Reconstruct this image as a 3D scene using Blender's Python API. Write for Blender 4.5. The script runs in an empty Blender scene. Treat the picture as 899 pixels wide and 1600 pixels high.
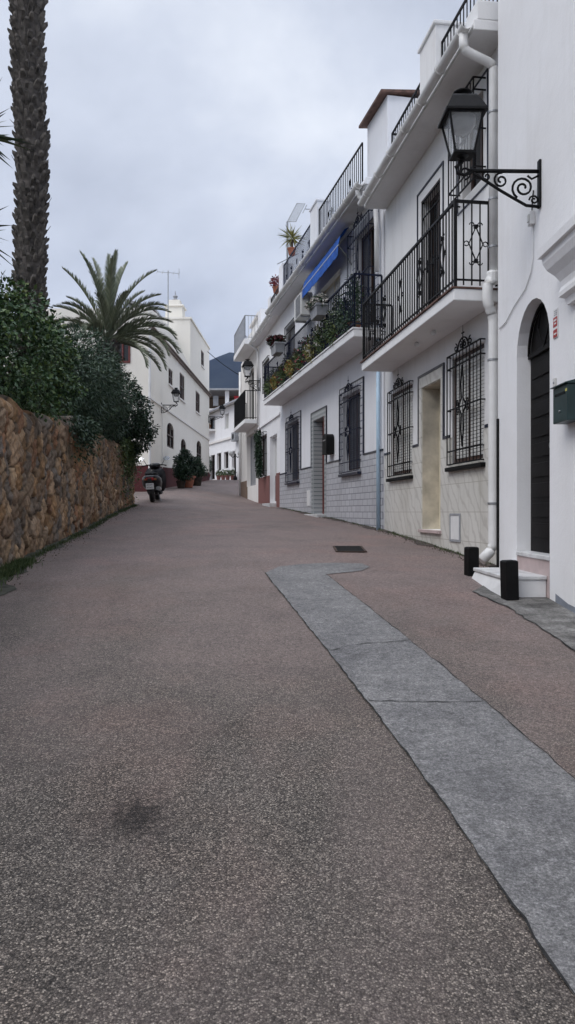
import bpy, bmesh, math, random
import numpy as np
from mathutils import Vector, Matrix
random.seed(7); RNG = np.random.default_rng(7)
R = math.radians
SC = bpy.context.scene
COL = SC.collection
F = 1200.0; CX = 449.5; CY = 800.0          # photograph focal length and centre, in its own pixels

# ------------------------------------------------------------------ camera
cam = bpy.data.cameras.new('camera'); cam_o = bpy.data.objects.new('camera', cam); COL.objects.link(cam_o)
cam.sensor_fit = 'VERTICAL'; cam.sensor_height = 36.0; cam.lens = 36*F/1600.0
cam.clip_start = .05; cam.clip_end = 20000
cam_o.location = (0, 0, 0); cam_o.rotation_euler = (R(90), 0, 0)
SC.camera = cam_o
SUN_EL, SUN_AZ = R(50), R(232)               # soft light from high, behind and left of the camera

# ------------------------------------------------------------------ world: overcast sky
world = bpy.data.worlds.new('World'); SC.world = world; world.use_nodes = True
nt = world.node_tree; nt.nodes.clear()
def N(t, kind, **kw):
    n = t.nodes.new(kind)
    for k, v in kw.items(): setattr(n, k, v)
    return n
out = N(nt, 'ShaderNodeOutputWorld'); bg = N(nt, 'ShaderNodeBackground'); bg.inputs['Strength'].default_value = .1
sky = N(nt, 'ShaderNodeTexSky', sky_type='NISHITA', sun_disc=False, sun_elevation=SUN_EL, sun_rotation=SUN_AZ)
tc = N(nt, 'ShaderNodeTexCoord'); sep = N(nt, 'ShaderNodeSeparateXYZ'); nt.links.new(tc.outputs['Generated'], sep.inputs[0])
# project the cloud sheet on a plane so that it foreshortens to the horizon
zc = N(nt, 'ShaderNodeMath', operation='MAXIMUM'); nt.links.new(sep.outputs['Z'], zc.inputs[0]); zc.inputs[1].default_value = 0.0
za = N(nt, 'ShaderNodeMath', operation='ADD'); nt.links.new(zc.outputs[0], za.inputs[0]); za.inputs[1].default_value = .55
dv = N(nt, 'ShaderNodeVectorMath', operation='DIVIDE'); cb = N(nt, 'ShaderNodeCombineXYZ')
for i in range(3): nt.links.new(za.outputs[0], cb.inputs[i])
nt.links.new(tc.outputs['Generated'], dv.inputs[0]); nt.links.new(cb.outputs[0], dv.inputs[1])
def wnoise(scale, det, rough, off, dist=0):
    mp = N(nt, 'ShaderNodeMapping'); mp.inputs['Location'].default_value = off; nt.links.new(dv.outputs[0], mp.inputs[0])
    n = N(nt, 'ShaderNodeTexNoise'); n.inputs['Scale'].default_value = scale; n.inputs['Detail'].default_value = det
    n.inputs['Roughness'].default_value = rough; n.inputs['Distortion'].default_value = dist; nt.links.new(mp.outputs[0], n.inputs['Vector']); return n
n1 = wnoise(2.4, 6, .55, (3.1, 1.7, .4), .25)
cr = N(nt, 'ShaderNodeValToRGB'); nt.links.new(n1.outputs['Fac'], cr.inputs[0])
cr.color_ramp.elements[0].position = .34; cr.color_ramp.elements[0].color = (3.75, 4.05, 4.75, 1)
cr.color_ramp.elements[1].position = .66; cr.color_ramp.elements[1].color = (6.3, 6.6, 7.15, 1)
e = cr.color_ramp.elements.new(.52); e.color = (4.9, 5.25, 6.0, 1)
# overcast sky; zenith boost added only above the frame, to light the walls
m1 = N(nt, 'ShaderNodeMapRange'); nt.links.new(sep.outputs['Z'], m1.inputs['Value'])
m1.inputs['From Min'].default_value = .56; m1.inputs['From Max'].default_value = 1; m1.inputs['To Min'].default_value = 1.0; m1.inputs['To Max'].default_value = 3.1
vm = N(nt, 'ShaderNodeVectorMath', operation='SCALE'); nt.links.new(cr.outputs[0], vm.inputs[0]); nt.links.new(m1.outputs[0], vm.inputs['Scale'])
mx = N(nt, 'ShaderNodeMix', data_type='RGBA'); mx.inputs['Factor'].default_value = .93
nt.links.new(sky.outputs[0], mx.inputs[6]); nt.links.new(vm.outputs[0], mx.inputs[7])
nt.links.new(mx.outputs[2], bg.inputs['Color']); nt.links.new(bg.outputs[0], out.inputs[0])

sl = bpy.data.lights.new('sun', 'SUN'); sl.energy = 1.05; sl.angle = R(35); sl.color = (1, .96, .92)
so = bpy.data.objects.new('sun', sl); COL.objects.link(so)
sd = Vector((math.sin(SUN_AZ)*math.cos(SUN_EL), math.cos(SUN_AZ)*math.cos(SUN_EL), math.sin(SUN_EL)))
so.rotation_euler = sd.to_track_quat('Z', 'Y').to_euler(); so.location = (0, -5, 30)
SC.view_settings.view_transform = 'Standard'; SC.view_settings.look = 'None'; SC.view_settings.exposure = 0.58
SC.view_settings.gamma = 1; SC.view_settings.use_curve_mapping = False
SC.render.engine = 'CYCLES'
SC.cycles.volume_bounces = 0; SC.cycles.max_bounces = 7

# ------------------------------------------------------------------ materials
def newmat(name):
    m = bpy.data.materials.new(name); m.use_nodes = True; t = m.node_tree
    return m, t, t.nodes['Principled BSDF']
def objco(t, scale=(1, 1, 1)):
    c = N(t, 'ShaderNodeTexCoord'); mp = N(t, 'ShaderNodeMapping'); mp.inputs['Scale'].default_value = scale
    t.links.new(c.outputs['Object'], mp.inputs[0]); return mp.outputs[0]
def noise(t, vec, scale, det=4, rough=.55, dist=0):
    n = N(t, 'ShaderNodeTexNoise'); n.inputs['Scale'].default_value = scale; n.inputs['Detail'].default_value = det
    n.inputs['Roughness'].default_value = rough; n.inputs['Distortion'].default_value = dist; t.links.new(vec, n.inputs['Vector']); return n.outputs['Fac']
def ramp(t, fac, stops):
    r = N(t, 'ShaderNodeValToRGB'); t.links.new(fac, r.inputs[0]); el = r.color_ramp.elements
    for i, (p, c) in enumerate(stops):
        e = el[i] if i < 2 else el.new(p)
        e.position = p; e.color = (*c, 1) if len(c) == 3 else c
    return r.outputs[0]
def mix(t, fac, a, b, mode='MIX'):
    m = N(t, 'ShaderNodeMix', data_type='RGBA', blend_type=mode)
    if isinstance(fac, (int, float)): m.inputs['Factor'].default_value = fac
    else: t.links.new(fac, m.inputs['Factor'])
    for s, v in ((6, a), (7, b)):
        if isinstance(v, tuple): m.inputs[s].default_value = (*v, 1)
        else: t.links.new(v, m.inputs[s])
    return m.outputs[2]
def bump(t, b, h, strength, dist=.01):
    n = N(t, 'ShaderNodeBump'); n.inputs['Strength'].default_value = strength; n.inputs['Distance'].default_value = dist
    t.links.new(h, n.inputs['Height']); t.links.new(n.outputs[0], b.inputs['Normal'])
def simple(name, col, rough=.6, metal=0, var=.12, scale=9, bmp=.1, spec=.4):
    m, t, b = newmat(name); v = objco(t)
    dk = tuple(c*(1-var*2) for c in col); lt = tuple(min(1, c*(1+var)) for c in col)
    t.links.new(ramp(t, noise(t, v, scale), [(.3, dk), (.7, lt)]), b.inputs['Base Color'])
    b.inputs['Roughness'].default_value = rough; b.inputs['Metallic'].default_value = metal
    b.inputs['Specular IOR Level'].default_value = spec
    if bmp: bump(t, b, noise(t, v, scale*6, 3), bmp, .004)
    return m
def plaster(name, col, dirt=(.48, .47, .44), amt=.35, rough=.85, streak=True):
    m, t, b = newmat(name); v = objco(t); vs = objco(t, (1.3, 1.3, .22))
    f1 = ramp(t, noise(t, v, .9, 6, .6), [(.46, (0, 0, 0)), (.78, (1, 1, 1))])
    f2 = ramp(t, noise(t, vs, 2.3, 6, .68), [(.50, (0, 0, 0)), (.82, (1, 1, 1))])
    c0 = mix(t, noise(t, v, .45, 3), tuple(c*.93 for c in col), tuple(min(1, c*1.05) for c in col))
    k = N(t, 'ShaderNodeMath', operation='MULTIPLY_ADD'); t.links.new(f2, k.inputs[0]); k.inputs[1].default_value = amt*.75
    k2 = N(t, 'ShaderNodeMath', operation='MULTIPLY'); t.links.new(f1, k2.inputs[0]); k2.inputs[1].default_value = amt*.5
    t.links.new(k2.outputs[0], k.inputs[2])
    t.links.new(mix(t, k.outputs[0], c0, dirt), b.inputs['Base Color'])
    b.inputs['Roughness'].default_value = rough; b.inputs['Specular IOR Level'].default_value = .25
    h = N(t, 'ShaderNodeMath', operation='ADD'); t.links.new(noise(t, v, 2.2, 3), h.inputs[0])
    h2 = N(t, 'ShaderNodeMath', operation='MULTIPLY'); t.links.new(noise(t, v, 38, 4, .6), h2.inputs[0]); h2.inputs[1].default_value = .22
    t.links.new(h2.outputs[0], h.inputs[1]); bump(t, b, h.outputs[0], .45, .02)
    return m
M = {}
M['wall_a'] = plaster('white_plaster', (.80, .80, .81), (.50, .48, .45), .34)
M['wall_b'] = plaster('white_plaster_grey', (.76, .76, .76), (.42, .40, .38), .42)
M['wall_c'] = plaster('white_plaster_cool', (.77, .78, .81), (.45, .44, .43), .38)
M['wall_d'] = plaster('white_plaster_old', (.76, .74, .71), (.45, .43, .40), .42)
M['wall_e'] = plaster('white_plaster_cream', (.80, .77, .70), (.5, .47, .42), .24)
M['iron'] = simple('black_iron', (.006, .006, .007), .6, 0, .3, 20, .2, .2)
M['bluish_iron'] = simple('blue_black_iron', (.007, .011, .032), .6, 0, .3, 20, .1, .2)
M['pipe'] = simple('white_pipe', (.72, .72, .71), .4, 0, .06, 4, .05)
M['pipe_blue'] = simple('pale_blue_pipe', (.42, .58, .72), .45, 0, .08, 4, .05)
M['terracotta'] = simple('terracotta', (.32, .12, .07), .8, 0, .2, 12, .3)
M['rooftile'] = simple('roof_tile', (.13, .075, .06), .85, 0, .25, 9, .4)
M['darkred'] = plaster('dark_red_dado', (.085, .024, .026), (.09, .05, .045), .5)
M['brownred'] = plaster('brown_red_dado', (.22, .10, .09), (.12, .08, .07), .5)
M['brown'] = plaster('brown_dado', (.20, .145, .11), (.10, .08, .07), .5)
M['wood'] = simple('dark_wood', (.05, .025, .018), .5, 0, .3, 8, .3)
M['blackwood'] = simple('black_door_wood', (.006, .005, .005), .6, 0, .3, 5, .3, .15)
M['redwood'] = simple('red_brown_wood', (.14, .035, .03), .5, 0, .2, 8, .2)
M['shutter'] = simple('white_shutter', (.60, .60, .58), .5, 0, .05, 4, 0)
M['shutter_g'] = simple('grey_shutter', (.30, .31, .33), .5, 0, .08, 4, 0)
M['shutter_d'] = simple('slate_shutter', (.06, .065, .08), .5, 0, .08, 4, 0)
M['slab'] = plaster('balcony_plaster', (.78, .78, .78), (.4, .39, .38), .3)
M['concrete'] = plaster('apron_concrete', (.17, .165, .16), (.05, .048, .045), 1.5)
M['marble'] = simple('white_marble_step', (.60, .60, .60), .45, 0, .14, 5, .2)
M['pinkmarble'] = simple('pink_marble', (.50, .40, .39), .4, 0, .1, 5, .1)
M['mailgreen'] = simple('dark_green_paint', (.014, .035, .036), .4, 0, .15, 6, .1)
M['blackpaint'] = simple('black_paint', (.004, .004, .004), .6, 0, .3, 9, .2, .2)
M['chrome'] = simple('mirror', (.8, .82, .85), .12, 1, .02, 4, 0)
M['rubber'] = simple('rubber', (.015, .015, .015), .8, 0, .2, 20, .3)
M['scooter'] = simple('scooter_black', (.006, .006, .008), .3, 0, .1, 4, 0, .35)
M['redplastic'] = simple('red_plastic', (.35, .02, .02), .3, 0, .05, 5, 0)
M['whitepaint'] = simple('white_paint', (.72, .72, .72), .5, 0, .05, 5, .05)
M['greypaint'] = simple('grey_paint', (.30, .31, .33), .6, 0, .1, 8, .1)
M['creampaint'] = simple('cream_paint', (.66, .60, .46), .5, 0, .08, 5, .1)
M['bluefabric'] = simple('blue_canvas', (.010, .10, .44), .8, 0, .2, 5, .2)
M['redfabric'] = simple('red_cloth', (.45, .03, .04), .8, 0, .2, 5, .2)
M['soil'] = simple('soil', (.05, .038, .028), .95, 0, .3, 8, .6)
M['zinc'] = simple('galvanised', (.33, .34, .35), .45, .7, .1, 8, .1)
M['greenwood'] = simple('trunk_bark', (.075, .06, .045), .9, 0, .3, 12, .6)
M['palmbark'] = simple('palm_bark', (.075, .066, .060), .95, 0, .42, 7, .9)
M['palmstub'] = simple('palm_stub', (.105, .094, .084), .95, 0, .42, 11, .9)

def leafmat(name, a, b_, c_, rough=.5, sc=1.2, trans=.15):
    m, t, b = newmat(name); v = objco(t)
    g = N(t, 'ShaderNodeNewGeometry')
    c1 = ramp(t, g.outputs['Random Per Island'], [(0, a), (.6, b_), (1, c_)])
    c2 = mix(t, ramp(t, noise(t, v, sc, 3), [(.35, (0, 0, 0)), (.7, (1, 1, 1))]), c1, b_)
    t.links.new(mix(t, .35, c1, c2), b.inputs['Base Color'])
    b.inputs['Roughness'].default_value = rough; b.inputs['Specular IOR Level'].default_value = .35
    return m
M['leaf_broad'] = leafmat('broad_leaf', (.024, .058, .026), (.048, .098, .038), (.13, .19, .05), .42)
M['leaf_fine'] = leafmat('fine_leaf', (.024, .050, .032), (.042, .078, .045), (.08, .115, .06), .5)
M['leaf_dark'] = leafmat('dark_leaf', (.010, .028, .014), (.018, .042, .020), (.03, .06, .025), .42)
M['frond'] = leafmat('palm_frond', (.085, .105, .065), (.14, .16, .10), (.27, .28, .20), .45)
M['yucca'] = leafmat('yucca_leaf', (.035, .055, .04), (.06, .085, .05), (.12, .13, .07), .45)
M['leaf_mid'] = leafmat('mid_leaf', (.035, .065, .025), (.06, .10, .035), (.13, .15, .04), .5)
M['leaf_yellow'] = leafmat('yellow_leaf', (.10, .11, .03), (.20, .19, .05), (.30, .26, .07), .5)
M['fl_white'] = leafmat('white_flower', (.5, .5, .45), (.65, .62, .58), (.75, .7, .66), .6)
M['fl_red'] = leafmat('red_flower', (.10, .015, .02), (.18, .02, .03), (.30, .04, .04), .6)
M['fl_darkred'] = leafmat('dark_red_flower', (.05, .012, .016), (.085, .016, .02), (.14, .025, .03), .6)
M['fl_orange'] = leafmat('orange_flower', (.30, .09, .03), (.38, .15, .04), (.42, .22, .07), .6)
M['fl_pink'] = leafmat('pink_flower', (.35, .04, .08), (.45, .08, .12), (.5, .2, .22), .6)
M['grass'] = leafmat('grass', (.03, .05, .018), (.05, .08, .025), (.10, .11, .05), .7)

def glass_mat(name, col, rough=.12):
    m, t, b = newmat(name); b.inputs['Base Color'].default_value = (*col, 1); b.inputs['Roughness'].default_value = rough
    b.inputs['Specular IOR Level'].default_value = .5
    v = objco(t); bump(t, b, noise(t, v, 3, 2), .05, .01); return m
M['pane'] = glass_mat('dark_pane', (.012, .014, .018), .15)
def lampglass():
    m, t, b = newmat('lamp_glass'); b.inputs['Base Color'].default_value = (.85, .88, .9, 1)
    b.inputs['Roughness'].default_value = .05; b.inputs['Alpha'].default_value = .22; b.inputs['Specular IOR Level'].default_value = .6
    return m
M['lampglass'] = lampglass()
M['diffuser'] = simple('milky_diffuser', (.05, .052, .056), .35, 0, .05, 4, 0)

def uz(t):                                   # facade coordinates: along the wall, height
    c = N(t, 'ShaderNodeTexCoord'); s = N(t, 'ShaderNodeSeparateXYZ'); k = N(t, 'ShaderNodeCombineXYZ')
    t.links.new(c.outputs['Object'], s.inputs[0]); t.links.new(s.outputs['X'], k.inputs[0]); t.links.new(s.outputs['Z'], k.inputs[1]); return k.outputs[0]
def tiles(name, c1, c2, mortar, w, h, ms=.006, off=.5, rough=.35):
    m, t, b = newmat(name); v = uz(t); br = N(t, 'ShaderNodeTexBrick'); br.offset = off
    t.links.new(v, br.inputs['Vector'])
    for k, val in (('Scale', 1), ('Mortar Size', ms), ('Brick Width', w), ('Row Height', h), ('Mortar Smooth', .15), ('Bias', 0)):
        br.inputs[k].default_value = val
    br.inputs['Color1'].default_value = (*c1, 1); br.inputs['Color2'].default_value = (*c2, 1); br.inputs['Mortar'].default_value = (*mortar, 1)
    vo = objco(t, (1, 1, .35)); f = ramp(t, noise(t, vo, 3, 5, .65), [(.45, (0, 0, 0)), (.85, (1, 1, 1))])
    k = N(t, 'ShaderNodeMath', operation='MULTIPLY'); t.links.new(f, k.inputs[0]); k.inputs[1].default_value = .45
    t.links.new(mix(t, k.outputs[0], br.outputs['Color'], tuple(c*.55 for c in c1)), b.inputs['Base Color'])
    b.inputs['Roughness'].default_value = rough
    iv = N(t, 'ShaderNodeMath', operation='SUBTRACT'); iv.inputs[0].default_value = 1; t.links.new(br.outputs['Fac'], iv.inputs[1])
    bump(t, b, iv.outputs[0], .5, .004); return m
M['tile_grey'] = tiles('grey_wall_tiles', (.45, .46, .49), (.52, .53, .56), (.17, .18, .22), .30, .125, .008)
M['tile_white'] = tiles('white_border_tiles', (.50, .51, .55), (.58, .59, .62), (.10, .11, .16), .15, .15, .012, 0)
M['tile_blue'] = simple('navy_listel', (.012, .016, .035), .3, 0, .2, 20, 0)
def azulejo():
    m, t, b = newmat('patterned_tiles'); v = uz(t)
    ck = N(t, 'ShaderNodeTexChecker'); ck.inputs['Scale'].default_value = 14
    mp = N(t, 'ShaderNodeMapping'); mp.inputs['Rotation'].default_value = (0, 0, R(45)); t.links.new(v, mp.inputs[0]); t.links.new(mp.outputs[0], ck.inputs['Vector'])
    ck.inputs['Color1'].default_value = (.42, .44, .45, 1); ck.inputs['Color2'].default_value = (.16, .19, .20, 1)
    t.links.new(ck.outputs[0], b.inputs['Base Color']); b.inputs['Roughness'].default_value = .3; return m
M['azulejo'] = azulejo()
def marble_mat():
    m, t, b = newmat('cream_marble_tiles'); v = uz(t)
    br = N(t, 'ShaderNodeTexBrick'); br.offset = 0; t.links.new(v, br.inputs['Vector'])
    for k, val in (('Scale', 1), ('Mortar Size', .004), ('Brick Width', .38), ('Row Height', .38), ('Mortar Smooth', .2)): br.inputs[k].default_value = val
    br.inputs['Color1'].default_value = (.62, .61, .57, 1); br.inputs['Color2'].default_value = (.67, .66, .62, 1); br.inputs['Mortar'].default_value = (.36, .34, .30, 1)
    mp = N(t, 'ShaderNodeMapping'); mp.inputs['Rotation'].default_value = (0, 0, R(40)); t.links.new(v, mp.inputs[0])
    wv = N(t, 'ShaderNodeTexWave'); wv.inputs['Scale'].default_value = 1.7; wv.inputs['Distortion'].default_value = 7; wv.inputs['Detail'].default_value = 5; wv.inputs['Detail Scale'].default_value = 1.4
    t.links.new(mp.outputs[0], wv.inputs['Vector'])
    f = ramp(t, wv.outputs['Fac'], [(.0, (.45, .45, .45)), (.25, (0, 0, 0))])
    c = mix(t, f, br.outputs['Color'], (.37, .35, .32))
    vo = objco(t, (1, 1, .4)); f2 = ramp(t, noise(t, vo, 2.2, 5, .65), [(.48, (0, 0, 0)), (.9, (.6, .6, .6))])
    t.links.new(mix(t, f2, c, (.30, .28, .22)), b.inputs['Base Color']); b.inputs['Roughness'].default_value = .3; return m
M['marble_dado'] = marble_mat()

# ------------------------------------------------------------------ mesh helpers
class MB:
    def __init__(s): s.v = []; s.f = []
    def box(s, x0, x1, y0, y1, z0, z1):
        b = len(s.v)
        s.v += [(x0,y0,z0),(x1,y0,z0),(x1,y1,z0),(x0,y1,z0),(x0,y0,z1),(x1,y0,z1),(x1,y1,z1),(x0,y1,z1)]
        s.f += [tuple(b+i for i in q) for q in ((3,2,1,0),(4,5,6,7),(0,1,5,4),(1,2,6,5),(2,3,7,6),(3,0,4,7))]
        return s
    def frame(s, x0, x1, z0, z1, y0, y1, t):
        s.box(x0, x1, y0, y1, z1-t, z1); s.box(x0, x1, y0, y1, z0, z0+t); s.box(x0, x0+t, y0, y1, z0+t, z1-t); s.box(x1-t, x1, y0, y1, z0+t, z1-t); return s
    def tube(s, pts, r, n=6, closed=False, r2=None):
        pts = [Vector(p) for p in pts]; b = len(s.v); m = len(pts)
        for i, p in enumerate(pts):
            if i == 0: d = pts[1]-p
            elif i == m-1: d = p-pts[i-1]
            else: d = pts[i+1]-pts[i-1]
            if d.length < 1e-9: d = Vector((0, 0, 1))
            d.normalize(); a = Vector((0, 0, 1)) if abs(d.z) < .9 else Vector((1, 0, 0))
            e1 = d.cross(a).normalized(); e2 = d.cross(e1)
            rr = (r if r2 is None else r+(r2-r)*i/(m-1)) if not isinstance(r, (list, tuple)) else r[i]
            for k in range(n):
                an = 2*math.pi*(k+.5)/n; s.v.append(tuple(p+e1*rr*math.cos(an)+e2*rr*math.sin(an)))
        for i in range(m-1):
            for k in range(n):
                k2 = (k+1) % n; s.f.append((b+i*n+k, b+i*n+k2, b+(i+1)*n+k2, b+(i+1)*n+k))
        s.f.append(tuple(b+k for k in reversed(range(n)))); s.f.append(tuple(b+(m-1)*n+k for k in range(n))); return s
    def bar(s, p, q, r, n=4): return s.tube([p, q], r, n)
    def prism(s, poly, y0, y1):              # poly in (x, z), counter-clockwise seen from +y or not: both sides closed
        b = len(s.v); n = len(poly)
        s.v += [(p[0], y0, p[1]) for p in poly] + [(p[0], y1, p[1]) for p in poly]
        s.f.append(tuple(b+i for i in range(n))); s.f.append(tuple(b+n+i for i in reversed(range(n))))
        for i in range(n): j = (i+1) % n; s.f.append((b+j, b+i, b+n+i, b+n+j))
        return s
    def loft(s, poly0, poly1):
        b = len(s.v); n = len(poly0); s.v += list(poly0)+list(poly1)
        s.f.append(tuple(b+i for i in reversed(range(n)))); s.f.append(tuple(b+n+i for i in range(n)))
        for i in range(n): j = (i+1) % n; s.f.append((b+i, b+j, b+n+j, b+n+i))
        return s
    def lathe(s, c, prof, n=16):             # prof: (radius, height)
        b = len(s.v); c = Vector(c)
        for r, h in prof:
            for k in range(n):
                a = 2*math.pi*k/n; s.v.append((c.x+r*math.cos(a), c.y+r*math.sin(a), c.z+h))
        for i in range(len(prof)-1):
            for k in range(n): k2 = (k+1) % n; s.f.append((b+i*n+k, b+i*n+k2, b+(i+1)*n+k2, b+(i+1)*n+k))
        s.f.append(tuple(b+k for k in reversed(range(n)))); s.f.append(tuple(b+(len(prof)-1)*n+k for k in range(n))); return s
    def build(s, name, mat, parent=None, smooth=False, bevel=0, off=(0, 0, 0)):
        me = bpy.data.meshes.new(name); me.from_pydata([tuple(p) for p in s.v], [], s.f); me.update()
        bm = bmesh.new(); bm.from_mesh(me); bmesh.ops.recalc_face_normals(bm, faces=bm.faces); bm.to_mesh(me); bm.free()
        return link(name, me, mat, parent, smooth, bevel, off)
def link(name, me, mat, parent=None, smooth=False, bevel=0, off=(0, 0, 0)):
    o = bpy.data.objects.new(name, me); COL.objects.link(o)
    if isinstance(mat, str): mat = M[mat]
    me.materials.append(mat)
    if smooth: me.polygons.foreach_set('use_smooth', [True]*len(me.polygons))
    if bevel:
        md = o.modifiers.new('bevel', 'BEVEL'); md.width = bevel; md.segments = 2; md.limit_method = 'ANGLE'
    o.location = off
    if parent is not None: o.parent = parent
    return o
def thing(name, label, cat, loc=(0, 0, 0), rz=0, group=None):
    o = bpy.data.objects.new(name, None); COL.objects.link(o); o.location = loc; o.rotation_euler = (0, 0, rz)
    o.empty_display_size = .2; o['label'] = label; o['category'] = cat
    if group: o['group'] = group
    return o
def tag(o, label, cat, group=None):
    o['label'] = label; o['category'] = cat
    if group: o['group'] = group
    return o
def copy_tree(o, parent=None):
    c = o.copy(); COL.objects.link(c)
    if parent is not None: c.parent = parent
    for ch in list(o.children): copy_tree(ch, c)
    return c
def struct(o): o['kind'] = 'structure'; return o
def spiral(c, r0, r1, a0, turns, ax=(0, 2), n=14, extra=0):
    pts = []
    for i in range(n+1):
        f = i/n; r = r0+(r1-r0)*f; a = a0+turns*2*math.pi*f; p = list(c); p[ax[0]] += r*math.cos(a); p[ax[1]] += r*math.sin(a); pts.append(tuple(p))
    return pts

# ------------------------------------------------------------------ the ground
PR = [(-14,-2.75),(-6,-2.08),(0,-1.5),(6.4,-.84),(8.6,-.66),(11,-.49),(14,-.33),(18,-.10),(23.3,.14),(28,.36),(32,.58),(36,.92),(40,1.33),(47,1.93),(58,2.45),(75,3.3),(100,4.2)]
PL = [(-14,-2.75),(-6,-2.08),(0,-1.5),(6.4,-.84),(8.6,-.64),(12,-.44),(16,-.12),(20,.12),(23,.29),(26,.52),(29.4,.80),(36,1.22),(40,1.48),(47,1.95),(58,2.45),(75,3.3),(100,4.2)]
dd = np.arange(-14, 100, .25)
def smoo(P):
    y = np.interp(dd, [p[0] for p in P], [p[1] for p in P]); k = np.ones(11)/11
    return np.convolve(np.pad(y, 5, mode='reflect', reflect_type='odd'), k, 'valid')
ZR, ZL = smoo(PR), smoo(PL)
def G(x, d):
    r = np.interp(d, dd, ZR); l = np.interp(d, dd, ZL); a = np.clip((-1.0-x)/3.5, 0, 1); a = a*a*(3-2*a)
    cam_ = .018*np.sin(x*1.3+d*.21)+.012*np.sin(d*.9+x*.5)
    return r+(l-r)*a+cam_*np.clip(d/6, .15, 1)*.5
def gp(px, py):                               # point of the road seen at a photograph pixel
    lo, hi = .6, 60; x = (px-CX)/F
    for _ in range(50):
        m = (lo+hi)/2
        if CY-F*float(G(x*m, m))/m > py: lo = m
        else: hi = m
    return x*lo, lo
def sheet(name, xs, ds, mat, dz):
    X, D = np.meshgrid(xs, ds); Z = G(X, D)+dz; n, m = X.shape
    v = np.stack([X.ravel(), D.ravel(), Z.ravel()], 1); idx = np.arange(n*m).reshape(n, m)
    f = np.stack([idx[:-1, :-1].ravel(), idx[:-1, 1:].ravel(), idx[1:, 1:].ravel(), idx[1:, :-1].ravel()], 1)
    me = bpy.data.meshes.new(name); me.from_pydata(v.tolist(), [], f.tolist()); me.update()
    return struct(link(name, me, mat, smooth=True))

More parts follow.
